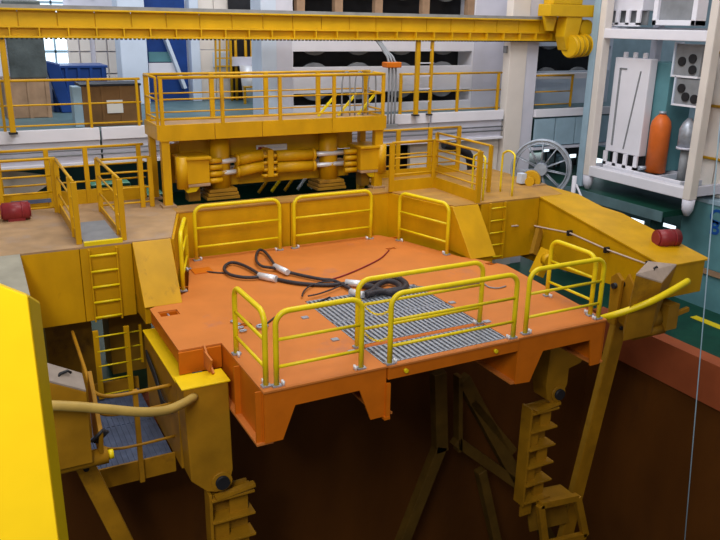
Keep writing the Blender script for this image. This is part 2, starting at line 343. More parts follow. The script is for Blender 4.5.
# ================================================================ CRANE BEAM across the top
BY = 18.7
cbm = thing('crane_beam', 'long yellow crane runway beam spanning the top of the view', 'beam', (7, BY, 4.53))
x = -5.0; k = 0
while x < 17.4:
    build('web_panel', B(x+.012, x+.788, BY, BY+.06, 4.80, 5.13), YCRANE, cbm, .005); x += .8
build('web_backing', B(-5, 17.4, BY+.03, BY+.08, 4.78, 5.1), YCRANE, cbm)
build('top_flange', B(-5, 17.4, BY-.14, BY+.3, 5.13, 5.17), YCRANE, cbm, .005)
build('crane_rail', B(-5, 17.4, BY-.05, BY+.1, 5.17, 5.25), GREY, cbm)
build('middle_flange', B(-5, 17.4, BY-.1, BY+.1, 4.77, 4.80), YCRANE, cbm, .004)
build('lower_web', B(-5, 17.4, BY+.02, BY+.06, 4.60, 4.77), YCRANE, cbm)
build('bottom_flange', B(-5, 17.4, BY-.16, BY+.2, 4.56, 4.60), YCRANE, cbm, .004)
x = -4.8
while x < 17.3:
    build('stiffener', B(x-.015, x+.015, BY-.13, BY+.02, 4.60, 4.77), YCRANE, cbm); x += .6
rk = MB(); x = -5.0
while x < 17.3: rk.box(x, x+.05, BY-.15, BY-.09, 4.53, 4.56); x += .1
tag(build('rack_teeth', rk, DARK, cbm), kind='stuff')
tr = thing('crane_trolley', 'yellow crane trolley with drum at right end of the runway beam', 'crane', (16.6, 18.2, 4.3))
build('trolley_body', B(15.5, 17.3, 17.95, 18.5, 5.26, 5.6), YCRANE, tr, .02)
build('upper_box', B(15.6, 16.7, 17.95, 18.4, 5.6, 6.3), YCRANE, tr, .02)
build('hanger_arm', MB().prism([(16.2, 5.26), (16.8, 5.26), (16.7, 4.75), (16.7, 4.55), (16.3, 4.3), (16.15, 4.7)], 'y', 18.0, 18.4), YCRANE, tr, .02)
build('drum', MB().cyl((16.35, 17.98, 4.42), (17.2, 18.1, 4.45), .3, 24), YCRANE, tr)
for k in range(4): build('drum_rib', MB().cyl((16.42+k*.2, 17.99+k*.03, 4.42+k*.01), (16.48+k*.2, 18.0+k*.03, 4.42+k*.01), .33, 24), YCRANE, tr)
build('guide_plate', MB().prism([(15.5, 5.26), (16.0, 5.26), (15.9, 4.85), (15.65, 4.85)], 'y', 18.2, 18.3), YCRANE, tr, .01)
build('motor', MB().cyl((17.1, 18.1, 4.95), (17.1, 18.45, 4.95), .24, 20), YCRANE, tr)
# hanging posts from beam to walkway
for px, lab in ((9, 'leftmost yellow hanger post joining crane beam and upper walkway'), (417, 'yellow hanger post under the crane beam right of the gantry'), (431, 'thin yellow hanger post just right of a thicker one')):
    a = P(px-.3 if px > 100 else 4, 60, y=EY-.1)
    w = .06 if px != 431 else .035
    t = thing('hanger_post', lab, 'post', (a.x, EY-.12, 2.54), None)
    build('shaft', B(a.x-w, a.x+w, EY-.2, EY-.1, 2.54, 4.56), YEL, t, .008)
    build('foot', B(a.x-w-.03, a.x+w+.03, EY-.22, EY-.06, 2.5, 2.545), DARK, t)
tl = thing('ladder_rungs', 'pale rungs between the two yellow hanger posts', 'ladder', (P(424, 60, y=EY-.15).x, EY-.15, 2.8))
for zz in (2.9, 3.25, 3.6, 3.95, 4.3): build('rung', B(P(417, 60, y=EY).x, P(431, 60, y=EY).x, EY-.17, EY-.14, zz-.015, zz+.015), LILAC, tl)
# drag cable bundle with tan cap
ax = P(392, 80, y=EY-.8).x
dc = thing('cable_bundle', 'bundle of grey vertical cables under a tan cap beside the gantry', 'cable', (ax, EY-.8, 2.2))
for k in range(3): build('cable', MB().tube(smooth_path([(ax-.1+k*.1, EY-.8, 2.35), (ax-.1+k*.1, EY-.8, 3.9), (ax-.12+k*.05, EY-.5, 4.3), (ax-.15+k*.05, EY-.14, 4.56)]), .03), GREY, dc)
build('cap', B(ax-.24, ax+.2, EY-.95, EY-.65, 3.88, 4.02), ORGS, dc, .02)
build('clamp', B(ax-.2, ax+.2, EY-.86, EY-.74, 2.3, 2.4), GREY, dc)
# ================================================================ straight railings
def railing(label, pts, h=1.1, posts=None, mids=(.42, .76), pr=.03, r=.022, m=YEL, toe=.0, flat=.07, loc=None, name='railing', group=None):
    pts = [Vector(p) for p in pts]
    t = thing(name, label, 'railing', pts[0], group)
    U = Vector((0, 0, 1))
    build('top_rail', MB().tube([p+U*h for p in pts], pr, 8), m, t)
    for zz in mids: build('mid_rail', MB().tube([p+U*zz for p in pts], r, 6), m, t)
    if toe:
        for i in range(len(pts)-1): build('toe_board', MB().beam(pts[i]+U*toe/2, pts[i+1]+U*toe/2, .03, toe), m, t)
    for p in (posts or pts): build('post', MB().box(p[0]-flat/2, p[0]+flat/2, p[1]-.03, p[1]+.03, pts[0].z, pts[0].z+h), m, t, .006)
    return t
def lerp(a, b_, n): return [Vector(a).lerp(Vector(b_), i/(n-1)) for i in range(n)]
xw = lambda px, py=110: P(px, py, y=EY+.02).x
railing('yellow railing on the upper walkway at far left in front of the crates', [(-4, EY+.05, 2.54), (xw(142), EY+.05, 2.54)], 1.1,
        [Vector((xw(px, 105), EY+.05, 2.54)) for px in (-40, 2, 90, 138)], (.10, .56), flat=.06)
railing('yellow railing on the upper walkway right of the gantry', [(xw(399), EY+.05, 2.54), (xw(500), EY+.05, 2.54)], 1.1,
        [Vector((xw(px, 95), EY+.05, 2.54)) for px in (401, 458, 498)], (.08, .60), flat=.08)
railing('small yellow railing seen right of the cream column', [(15.9, 19.2, 2.5), (17.8, 19.2, 2.5)], 1.0,
        [Vector((15.95, 19.2, 2.5)), Vector((17.75, 19.2, 2.5))], (.1, .5), flat=.06)
# ================================================================ GANTRY platform over the cylinders
GY0, GY1, GX0, GX1, GZ = 16.35, 17.5, 3.74, 9.22, 2.83
ga = thing('gantry_platform', 'raised yellow gantry walkway above the hydraulic cylinders', 'platform', (6.4, 16.9, 1.05))
for a, b_ in ((GX0, 4.95), (4.96, 6.05), (6.06, 7.8), (7.81, GX1)):
    build('fascia_plate', B(a, b_, GY0, GY0+.06, 2.50, GZ+.02), YEL, ga, .006)
build('floor_plate', B(GX0, GX1, GY0+.06, GY1, GZ-.08, GZ-.03), YTOP, ga)
build('rear_fascia', B(GX0, GX1, GY1, GY1+.06, 2.53, GZ+.02), YEL, ga)
build('side_plate', B(GX0-.05, GX0, GY0, GY1+.06, 2.53, GZ+.02), YEL, ga); build('side_plate', B(GX1, GX1+.05, GY0, GY1+.06, 2.53, GZ+.02), YEL, ga)
for (xa, ya, w, zz) in ((3.86, GY0+.12, .09, 1.05), (9.12, GY0+.15, .11, 1.05), (9.14, GY1-.1, .08, FZ), (3.80, GY1-.09, .07, 1.05)):
    c_ = build('column', B(xa-w, xa+w, ya-.09, ya+.09, zz, 2.53), YEL, ga, .008)
    build('base_plate', B(xa-w-.06, xa+w+.06, ya-.15, ya+.15, zz, zz+.05), YTOP, c_)
ft = [xw2 for xw2 in (P(px, 100, y=GY0+.03).x for px in (161, 222, 280, 334, 383))]
railing('front railing of the yellow gantry platform', [(ft[0]-.05, GY0+.03, GZ), (ft[-1]+.04, GY0+.03, GZ)], 1.0, [Vector((a, GY0+.03, GZ)) for a in ft], (.13, .55), pr=.035, r=.02, flat=.08)
bt = [P(px, 100, y=GY1).x for px in (147, 212, 266, 318, 366)]
railing('rear railing of the yellow gantry platform with thicker posts', [(bt[0]-.05, GY1, GZ), (bt[-1]+.1, GY1, GZ)], 1.0, [Vector((a, GY1, GZ)) for a in bt], (.16, .58), pr=.03, r=.018, flat=.11)
railing('left end railing of the gantry platform', [(GX0, GY0+.1, GZ), (GX0, GY1-.05, GZ)], 1.0, None, (.15, .55), flat=.05)
railing('right end railing of the gantry platform', [(GX1, GY0+.1, GZ), (GX1, GY1-.05, GZ)], 1.0, None, (.15, .55), flat=.05)
for k in range(3):
    a = P(342+k*13, 100, y=17.0).x
    solo('hose_loop', MB().tube(smooth_path([(a, 17.0, GZ-.03), (a, 17.0, GZ+.75), (a+.08, 17.0, GZ+1.0), (a+.2, 17.0, GZ+.9), (a+.22, 17.0, GZ-.03)], 6), .018, 6), GREY,
         '%s grey hose loop standing at the right end of the gantry' % ['leftmost', 'middle', 'rightmost'][k], 'hose', 'hose loops on the gantry')
    if k < 3:
        a = P(318+k*20, 112, y=17.1).x
        solo('diagonal_strut', MB().beam((a, 17.1, GZ-.03), (a+.5, 17.1, GZ+.5), .05, .05), YRAIL, '%s short yellow diagonal strut inside the gantry railings' % ['leftmost', 'middle', 'rightmost'][k], 'strut', 'diagonal struts on the gantry')
# ---- crosshead with columns and cylinders under the gantry
ch = thing('crosshead', 'yellow crosshead beam with two round posts under the gantry', 'beam', (6.45, 17.2, 1.08))
build('upper_beam', B(4.35, 8.75, 17.15, 17.6, 1.98, 2.42), YEL, ch, .01)
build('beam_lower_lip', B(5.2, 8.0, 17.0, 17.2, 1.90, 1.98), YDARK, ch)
build('lower_beam', B(4.6, 8.6, 17.05, 17.5, 1.30, 1.68), YEL, ch, .01)
build('back_plate', B(4.0, 4.7, 17.3, 17.4, 1.4, 2.3), YEL, ch)
for xx in (5.22, 7.98):
    c_ = build('round_post', MB().cyl((xx, 16.95, 1.3), (xx, 16.95, 2.45), .23, 20), YEL, ch)
    build('collar', MB().cyl((xx, 16.95, 1.62), (xx, 16.95, 1.7), .26, 20), YEL, c_)
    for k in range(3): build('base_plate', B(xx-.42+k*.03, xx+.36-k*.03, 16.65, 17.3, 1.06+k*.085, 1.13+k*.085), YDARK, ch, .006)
sg = thing('nameplate', 'small white nameplate with a dark red mark on the crosshead beam', 'sign', (6.3, 16.6, 2.18))
q = bx(256.5, 144.5, 287, 150.5, 17.1, .02); build('plate', B(q[0], q[1], 17.1, 17.13, q[4], q[5]), PAPER, sg, .003)
build('red_mark', B(q[0]+.04, q[0]+.19, 17.095, 17.1, q[4]+.04, q[5]-.04), REDINK, sg)
lt = MB(); xx = q[0]+.24; random.seed(2)
while xx < q[1]-.06:
    w = random.uniform(.015, .035); lt.box(xx, xx+w, 17.095, 17.1, q[4]+.05, q[5]-.05-random.choice((0, .015))); xx += w+.012
build('small_lettering', lt, LILAC, sg)
def cylinder_pair(label, xa, xb, xr, z0, dz, yy):
    # barrels from xa to xb, rods to xr
    t = thing('hydraulic_cylinder_pair', label, 'hydraulic cylinder', ((xa+xb)/2, yy, 1.6), 'paired hydraulic cylinders')
    for s_ in (0, 1):
        zz = z0-s_*.27
        za = zz+dz
        b_ = build('barrel', MB().cyl((xa, yy, zz), (xb, yy, za), .135, 20), YEL, t)
        build('gland', MB().cyl((xb-(.05 if xb > xa else -.05), yy, za), (xb+(.02 if xb > xa else -.02), yy, za), .15, 20), YEL, b_)
        build('clevis', MB().cyl((xa, yy, zz), (xa-(.12 if xb > xa else -.12), yy, zz), .1, 16), YDARK, b_)
        build('rod', MB().cyl((xb, yy, za), (xr, yy, za+dz*.3),   .058, 16), STEEL, t)
    return t
YC = 16.75
cylinder_pair('left pair of yellow hydraulic cylinders with short steel rods', 6.18, 5.55, 5.02, 2.02, -.08, YC)
cylinder_pair('right pair of yellow hydraulic cylinders with long bright steel rods', 6.52, 7.5, 8.32, 1.97, -.02, YC)
lug = thing('centre_lug', 'yellow centre lug joining the left and right cylinder pairs', 'bracket', (6.35, YC, 1.5))
build('plate', B(6.28, 6.42, YC-.13, YC+.3, 1.50, 2.14), YEL, lug, .01)
for s_ in (-1, 1):
    for zz in (1.98, 1.82, 1.66, 1.52): build('ear', MB().cyl((6.35+s_*.12, YC-.04, zz-.02), (6.35+s_*.12, YC-.04, zz+.05), .085, 14), YEL, lug)
for (x0, x1, lab, s_) in ((4.2, 4.82, 'left yellow wedge shaped clamp block at the end of the short rods', 1), (8.62, 9.2, 'right yellow clamp block at the end of the long rods', -1)):
    t = thing('clamp_block', lab, 'clamp', ((x0+x1)/2, YC, 1.25), 'clamp blocks')
    outer, inner = (x0, x1) if s_ == 1 else (x1, x0)
    build('block', MB().prism([(outer, YC-.38), (inner, YC-.32), (inner, YC+.3), (outer, YC+.35)], 'z', 1.52, 2.06), YEL, t, .02)
    build('flange_plate', B(min(x0, x1)-.03, max(x0, x1)+.03, YC-.4, YC+.38, 2.06, 2.12), YEL, t, .01)
    build('flange_plate', B(min(x0, x1), max(x0, x1), YC-.36, YC+.34, 1.46, 1.52), YTOP, t, .01)
    build('outer_cheek', MB().cyl((outer, YC-.3, 1.44), (outer, YC-.3, 2.14), .13, 16), YEL, t)
    for zz in (1.52, 1.67, 1.82, 1.97):
        build('finger', MB().cyl((inner+s_*.02, YC-.12, zz), (inner+s_*.34, YC-.1, zz), .065, 14), YEL, t)
    build('lower_hook', MB().prism([(outer, 1.46), (outer+s_*.4, 1.46), (outer+s_*.3, 1.34), (outer+s_*.1, 1.32)], 'y', YC-.3, YC-.2), YRAIL, t, .01)
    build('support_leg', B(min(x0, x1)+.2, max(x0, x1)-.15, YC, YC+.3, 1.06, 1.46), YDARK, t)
# things glimpsed behind the crosshead
for k in range(5):
    a = P(262+k*13, 195, y=19.2); solo('slanted_pipe', MB().tube([(a.x-.1, 19.2, .55), (a.x+.75, 19.4, 1.45)], .045, 8), [YEL, YRAIL, YEL, PBLUE, PBLUE][k],
        ['first yellow', 'second yellow', 'third yellow', 'first white', 'second white'][k]+' slanted pipe seen below the cylinders', 'pipe', 'slanted pipes')
# ================================================================ U SHAPED SUPPORT FRAME
fr = thing('support_frame', 'massive yellow U shaped support frame around the orange hatch', 'frame', (6.55, 16, FZ))
TZ = 1.05
for sd in (0, 1):
    X = (lambda v: v) if sd == 0 else mir
    # front block with the ladder
    yb = 17.6
    for a, b_ in ((.64, 1.62), (1.63, 2.55)) if sd == 0 else ((.82, 1.9), (1.91, 2.55)):
        build('front_plate', B(X(a), X(b_), 14.0, 14.08, -.40, TZ-.03), YEL, fr, .008)
    build('block_body', B(X(.64 if sd == 0 else .80), X(3.3), 14.09, yb, -.40, TZ-.04), YEL, fr)
    build('top_plate', MB().prism([(X(.1), 14.0), (X(2.55), 14.0), (X(3.3), 14.0), (X(3.9), 15.95), (X(3.9), 16.5), (X(3.75), yb), (X(-.35), yb), (X(-.35), 15.2)], 'z', TZ-.04, TZ), YTOP if sd == 0 else RIGHTTOP, fr, .004)
    # sloping gusset
    Xo = X; X = (lambda v: v) if sd == 0 else (lambda v: mir(v)-.1)
    build('gusset', MB().add([(X(2.56), 13.98, TZ-.02), (X(3.28), 13.98, TZ-.02), (X(3.24), 13.2, .0), (X(2.55), 13.2, .0), (X(2.56), 14.08, TZ-.02), (X(3.28), 14.08, TZ-.02), (X(3.28), 14.08, .0), (X(2.56), 14.08, .0)],
          [(0,1,2,3), (4,5,6,7), (0,1,5,4), (1,2,6,5), (2,3,7,6), (3,0,4,7)]), YRAIL if False else YEL, fr, .01)
    build('gusset_base', B(X(2.57), X(3.22), 13.3, 14.0, -.35, -.01), YEL, fr)
    X = Xo
    # chamfer wall to the back beam
    build('chamfer_plate', MB().prism([(X(3.28), 14.0), (X(3.34), 13.98), (X(3.95), 15.95), (X(3.88), 16.0)], 'z', -.6, TZ-.04), YEL, fr)
    # arm (boom)
    prof = [(14.0, TZ), (10.12, .40), (10.12, -.46), (14.1, -.62), (16.6, -.62), (16.6, TZ-.04), (14.0, TZ-.045)]
    prof = [(16.6, TZ-.045), (14.0, TZ-.045), (10.12, .37), (10.12, -.32), (14.1, -.62), (16.6, -.62)]
    build('arm_box', MB().prism(prof, 'x', X(-.42), X(.60 if sd == 0 else .79)), YEL, fr, .01)
    xe, xo_ = (.64, -.5) if sd == 0 else (.82, -.5)
    build('arm_top_plate', MB().hexa([(X(.1), 14.0, TZ-.04), (X(xe), 14.0, TZ-.04), (X(xe), 10.08, .375), (X(xo_), 10.08, .375), (X(xo_), 12.6, .79)],
                                     [(X(.1), 14.0, TZ-.005), (X(xe), 14.0, TZ-.005), (X(xe), 10.08, .41), (X(xo_), 10.08, .41), (X(xo_), 12.6, .825)]), LEFTTOP if sd == 0 else YEL, fr)
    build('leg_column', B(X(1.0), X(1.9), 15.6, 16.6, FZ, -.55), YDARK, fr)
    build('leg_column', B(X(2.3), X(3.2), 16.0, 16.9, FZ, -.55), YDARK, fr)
build('back_plate', B(3.9, 6.54, 15.95, 16.0, -.6, TZ-.03), YEL, fr, .005)
build('back_plate', B(6.56, 9.2, 15.95, 16.0, -.6, TZ-.03), YEL, fr, .005)
build('back_beam', B(3.9, 9.2, 16.01, 16.45, -.6, TZ-.04), YEL, fr)
build('back_top_plate', B(3.9, 9.2, 15.94, 16.5, TZ-.04, TZ), RIGHTTOP, fr, .004)
# conduit along the inner face of the right arm
cp = thing('arm_conduit', 'pink grey pipe with clamps along the inner face of right arm', 'pipe', (12.2, 12, .4))
pa = [P(512, 226, y=13.93), P(530, 225, x=12.2), P(570, 233, x=12.2), P(608, 250, x=12.2), P(655, 267, x=12.2)]
build('tube', MB().tube(pa, .02, 8), PINKISH, cp)
for q in ((569, 233), (606, 250), (648, 264)): a = P(*q, x=12.2); build('clamp', B(a.x-.05, a.x+.08, a.y-.03, a.y+.03, a.z-.06, a.z+.06), DARK, cp)
# drum motors on top
def motor(c, d, r, L, label):
    c = Vector(c); d = Vector(d).normalized(); t = thing('red_motor', label, 'motor', (c.x, c.y, c.z-r), 'red motors')
    build('casing', MB().cyl(c-d*L/2, c+d*L/2, r, 22), RED, t)
    build('end_cap', MB().cyl(c+d*L/2, c+d*(L/2+.03), r*.8, 22), RED, t); build('end_cap', MB().cyl(c-d*L/2, c-d*(L/2+.03), r*.8, 22), RED, t)
    build('band', MB().cyl(c+d*L*.22, c+d*L*.28, r*1.04, 22), RED, t)
    build('mount', B(c.x-.16, c.x+.16, c.y-.12, c.y+.12, c.z-r-.02, c.z-r*.6), RED, t)
a = P(667, 238, x=13.25); motor((13.25, a.y, a.z), (1, -.25, 0), .19, .5, 'dark red motor on the end of the right arm')
a = P(18, 226, y=16.6); motor((.78, 16.55, 1.24), (1, 0, 0), .18, .5, 'dark red motor on left arm beside toe board')
# ---- railings on the frame
lx = lambda px, Y=17.5: P(px, 200, y=Y).x
railing('long yellow railing along the rear of the left frame block', [(-.6, 17.5, TZ), (3.62, 17.5, TZ)], 1.25,
        [Vector((a, 17.5, TZ)) for a in (-.5, .6, 1.55, 2.35, 3.5)], (.5, .85), toe=.32, flat=.1)
railing('yellow railing left of the left ladder opening in front of red motor', [(-.3, 16.9, TZ), (1.66, 16.9, TZ)], 1.15,
        [Vector((-.3, 16.9, TZ)), Vector((.55, 16.9, TZ)), Vector((1.6, 16.9, TZ))], (.12, .45, .8), flat=.1)
railing('yellow ladder side rail left of the left ladder', [(1.66, 14.2, TZ), (1.66, 16.8, TZ)], 1.15, [Vector((1.66, 14.2, TZ)), Vector((1.66, 14.75, TZ)), Vector((1.66, 16.8, TZ))], (.4, .78), flat=.1, toe=.2)
railing('yellow ladder side rail right of the left ladder', [(2.45, 14.15, TZ), (2.45, 16.6, TZ)], 1.15, [Vector((2.45, 14.15, TZ)), Vector((2.45, 14.6, TZ)), Vector((2.45, 16.6, TZ))], (.4, .78), flat=.1, toe=.12)
railing('yellow railing between the left ladder opening and the gantry column', [(2.5, 16.65, TZ), (3.55, 16.65, TZ)], 1.1, [Vector((3.35, 16.65, TZ)), Vector((3.55, 16.65, TZ))], (.12, .45, .8), flat=.1)
railing('yellow railing panel facing the hatch right of the gantry', [(9.2, 15.9, TZ), (10.42, 15.9, TZ)], 1.2, None, (.42, .82), toe=.28, flat=.13)
railing('yellow ladder side rail left of the right ladder', [(10.46, 14.05, TZ), (10.46, 15.95, TZ)], 1.2, None, (.42, .82), toe=.28, flat=.13)
railing('yellow ladder side rail right of the right ladder', [(11.4, 14.9, TZ), (11.4, 17.3, TZ)], 1.15, None, (.3, .7), flat=.1)
railing('long yellow railing along the rear of the right frame block', [(9.6, 17.5, TZ), (12.3, 17.5, TZ)], 1.25, [Vector((a, 17.5, TZ)) for a in (9.65, 10.3, 11.3, 12.25)], (.3, .6, .9), toe=.2, flat=.12)
for (xx, yy, dx, lab) in ((10.72, 14.2, 0, 'left'), (11.66, 14.3, 0, 'right')):
    solo('grab_hoop', MB().tube(smooth_path([(xx, yy, TZ), (xx, yy, TZ+.85), (xx+.03, yy+.06, TZ+1.0), (xx+.06, yy+.3, TZ+1.05), (xx+.08, yy+.5, TZ+.98), (xx+.08, yy+.56, TZ+.85), (xx+.08, yy+.56, TZ)], 4), .025, 8), YRAIL,
         lab+' yellow grab hoop at the head of the right ladder', 'grab rail', 'grab hoops at the right ladder')
solo('walkway_grate', B(1.74, 2.37, 14.1, 15.7, TZ, TZ+.035), GREY, 'dark blue grating step at the head of the left ladder', 'grating', bev=.004)
solo('ladder_kerb', B(1.72, 2.40, 14.0, 14.09, TZ, TZ+.07), YRAIL, 'yellow kerb at the head of the left ladder', 'kerb')
for k, (a, b_) in enumerate(((-.1, .55), (.75, 1.55))):
    solo('plate_strip', B(a, b_, 17.40, 17.43, TZ+.12, TZ+.2), GRATEB, ['left', 'right'][k]+' blue grey strip low on the rear toe board', 'strip', 'strips on the toe board')
# ladders
def ladder(label, xa, xb, y, ztop, n, step=.3, w=.03, m=YEL, rr=.016):
    t = thing('ladder', label, 'ladder', ((xa+xb)/2, y, ztop-n*step))
    for xx in (xa, xb): build('stile', B(xx-w/2, xx+w/2, y-.03, y+.03, ztop-n*step+.1, ztop), m, t, .003)
    for k in range(n): build('rung', MB().tube([(xa, y-.02, ztop-.12-k*step), (xb, y-.02, ztop-.12-k*step)], rr, 8), YRAIL, t)
    return t
ladder('yellow ladder on the front of the left frame block', 1.78, 2.26, 13.93, 1.0, 5, rr=.024)
ladder('lower ladder with wide stiles going down to the blue walkway', 1.74, 2.30, 13.85, -.55, 5, w=.1)
ladder('short ladder frame tucked under the left gusset', 2.38, 2.62, 14.2, -.7, 3, w=.05)
ladder('yellow ladder on the front of the right frame block', 10.74, 11.18, 13.9, 1.04, 5, w=.05)
# ================================================================ ORANGE HATCH PLATFORM
hp = thing('hatch_platform', 'orange steel hatch platform with trapezoid feet and grating', 'platform', (6.55, 12, -.88))
outline = [(3.32, 9.17), (5.36, 9.17), (5.36, 9.14), (7.86, 9.14), (7.86, 9.17), (9.86, 9.17), (10.22, 12.55), (9.85, 13.25), (9.66, 13.45), (9.12, 15.3), (8.85, 15.85), (4.1, 15.85), (3.5, 13.75), (2.62, 13.12), (2.62, 11.1), (3.32, 11.1)]
dp = build('deck_plate', MB().prism(outline, 'z', -.03, 0), ORG, hp)
cut = MB(); holes = []
def hole(px, py, w, d, ang=0):
    c = P(px, py, z=0); holes.append((c.x, c.y, w, d))
    cut.box(c.x-w/2, c.x+w/2, c.y-d/2, c.y+d/2, -.2, .2)
hole(169, 313, .34, .26); hole(391, 248.5, .24, .12); hole(491, 263.5, .24, .16); hole(243, 325, .3, .16)
cut.box(5.32, 7.72, 9.26, 12.3, -.3, .3)
ct = build('cutter', cut, DARK); md = dp.modifiers.new('b', 'BOOLEAN'); md.object = ct; md.solver = 'EXACT'
bpy.context.view_layer.update()
dg = bpy.context.evaluated_depsgraph_get(); nm = bpy.data.meshes.new_from_object(dp.evaluated_get(dg))
dp.modifiers.clear(); dp.data = nm; bpy.data.objects.remove(ct)
for (hx, hy, w, d) in holes:
    s_ = build('lifting_socket', MB().box(hx-w/2, hx+w/2, hy-d/2, hy-d/2+.02, -.2, -.03).box(hx-w/2, hx+w/2, hy+d/2-.02, hy+d/2, -.2, -.03).box(hx-w/2, hx-w/2+.02, hy-d/2, hy+d/2, -.2, -.03).box(hx+w/2-.02, hx+w/2, hy-d/2, hy+d/2, -.2, -.03).box(hx-w/2, hx+w/2, hy-d/2, hy+d/2, -.22, -.2), DARK if False else ORGS, hp)
    build('socket_pin', MB().cyl((hx, hy-d/2, -.06), (hx, hy+d/2, -.06), .018, 8), GALV, s_)
c = P(202, 271, z=0); build('socket_cover', B(c.x-.2, c.x+.2, c.y-.17, c.y+.17, 0, .02), ORGS, hp, .005)
# front fascia plates with trapezoid feet
build('front_plate', MB().prism([(3.34, -.03), (5.34, -.03), (5.34, -.88), (5.08, -.88), (4.88, -.33), (3.82, -.33), (3.62, -.85), (3.34, -.85)], 'y', 9.2, 9.24), ORGS, hp, .004)
build('front_plate', MB().prism([(7.9, -.03), (9.84, -.03), (9.84, -.88), (9.62, -.88), (9.55, -.36), (8.46, -.36), (8.22, -.9), (7.9, -.88)], 'y', 9.2, 9.24), ORGS, hp, .004)
build('front_beam', B(5.36, 7.88, 9.17, 9.25, -.24, -.03), ORGS, hp, .006)
build('foot_lip', B(5.30, 5.40, 9.15, 9.5, -.92, -.87), ORGS, hp); build('foot_lip', B(5.33, 5.40, 9.16, 9.2, -.9, -.3), ORGS, hp)
for (xa, ya, yb) in ((3.32, 9.24, 15.7), (5.32, 9.24, 15.7), (7.92, 9.24, 15.7), (9.78, 9.24, 13.2)):
    build('side_web', B(xa, xa+.04, ya, yb, -.84, -.03), ORGS, hp)
    build('bottom_flange', B(xa-.1, xa+.16, ya-.02, yb, -.88, -.84), ORG, hp, .003)
for xa in (3.25, 9.84):
    for yy in (9.26, 10.2, 11.2, 12.4): build('stiffener', B(xa-.02 if xa < 5 else xa, xa+.1, yy, yy+.03, -.84, -.03), ORGS, hp)
for yy in (10.9, 12.5, 14.1, 15.6): build('cross_beam', B(3.4, 9.7, yy, yy+.05, -.6, -.03), ORGS, hp)
# left outrigger box with gusset webs under the flange
build('outrigger_front', B(2.60, 3.30, 11.05, 11.09, -.40, -.03), ORGS, hp)
build('outrigger_side', B(2.63, 2.67, 11.09, 13.1, -.27, -.03), ORGS, hp)
for yy in (11.5, 12.0, 12.5): build('web', MB().prism([(2.64, -.03), (3.3, -.03), (3.3, -.42), (2.8, -.42)], 'y', yy, yy+.03), ORGS, hp)
build('outrigger_floor', B(2.8, 3.3, 11.2, 13.0, -.33, -.30), ORG, hp)
build('lug_plate', MB().prism([(10.62, -.05), (11.16, -.05), (11.1, -.33), (10.8, -.33)], 'x', 3.0, 3.03), ORG, hp)
build('lug_plate', MB().beam((3.02, 11.1, 0.0), (3.05, 10.72, -.34), .03, .1), ORG, hp)
for (px, py) in ((407, 368), (497, 348)):
    a = P(px, py, y=9.12); build('bolt', MB().cyl((a.x, 9.12, -.13), (a.x, 9.17, -.13), .035, 10), YRAIL, hp)
# grating : three panels with individual bars
g0, g1 = 5.33, 7.70
for (ya, yb) in ((9.27, 9.92), (10.06, 11.1), (11.12, 12.29)):
    gp = build('grating_panel', MB().box(g0, g1, ya, ya+.02, -.035, .0).box(g0, g1, yb-.02, yb, -.035, .0).box(g0, g0+.02, ya, yb, -.035, 0).box(g1-.02, g1, ya, yb, -.035, 0), GALV, hp)
    n = 26
    for k in range(1, n): xx = g0+k*(g1-g0)/n; build('bearing_bar', B(xx-.022, xx+.022, ya, yb, -.03, .004), GALV, gp)
    crs = MB(); yy = ya+.05
    while yy < yb-.03: crs.box(g0, g1, yy, yy+.014, -.02, -.003); yy += .16
    tag(build('cross_rods', crs, GREY, gp), kind='stuff')
build('grating_divider', B(g0, g1, 9.93, 10.05, -.05, .0), ORGS, hp)
build('grating_tray', B(g0, g1, 9.25, 12.3, -.12, -.1), GREY, hp)
for q in ((305, 318), (335, 340), (352, 352), (452, 303), (487, 322)):
    a = P(*q, z=0); build('grating_clip', B(a.x-.06, a.x+.06, a.y-.05, a.y+.05, 0.0, .02), GALV, hp)
# hoop railings in sockets
def hoop(label, p0, p1, h=1.14, rr=.2, zs=(.3, .72), r=.042, r2=.027, group='hoop railings on the orange hatch'):
    p0 = Vector((*p0, 0)); p1 = Vector((*p1, 0)); d = (p1-p0); L = d.length; d.normalize(); U = Vector((0, 0, 1))
    rr = min(rr, L*.42); t = thing('hoop_railing', label, 'railing', p0, group)
    pts = [p0+U*.0, p0+U*(h-rr)*.5]
    for k in range(7): a = pi/2*k/6; pts.append(p0+U*(h-rr)+d*rr*(1-cos(a))+U*rr*sin(a))
    for k in range(7): a = pi/2*k/6; pts.append(p1+U*(h-rr)-d*rr*(1-sin(a))+U*rr*cos(a))
    pts += [p1+U*(h-rr)*.5, p1+U*.0]
    build('hoop', MB().tube(pts, r, 12), YRAIL, t)
    for zz in zs: build('mid_bar', MB().tube([p0+U*zz, p1+U*zz], r2, 8), YRAIL, t)
    for p, s_ in ((p0, 1), (p1, -1)):
        b_ = build('foot_bracket', MB().box(p.x-.07, p.x+.07, p.y-.05, p.y+.05, 0, .03), GALV, t, .004)
        for q in (-.06, .06): build('bolt', MB().cyl(p+d*s_*.1+U*0+Vector((0, q*.4, 0)), p+d*s_*.1+U*.07+Vector((0, q*.4, 0)), .02, 8), STEEL, b_)
    return t
hoop('short yellow hoop railing at the left side of the front left corner', (3.40, 10.58), (3.42, 9.33))
hoop('yellow hoop railing along the front edge over the left foot', (3.56, 9.27), (4.93, 9.27))
hoop('front most long yellow hoop railing before the grating', (5.40, 9.22), (7.78, 9.22))
hoop('long yellow hoop railing standing behind another over the grating', (5.24, 10.0), (7.66, 10.0))
hoop('yellow hoop railing on the front edge at the right corner', (8.08, 9.27), (9.74, 9.27))
hoop('yellow hoop railing on the right side edge of the hatch', (9.70, 10.6), (9.72, 9.45))
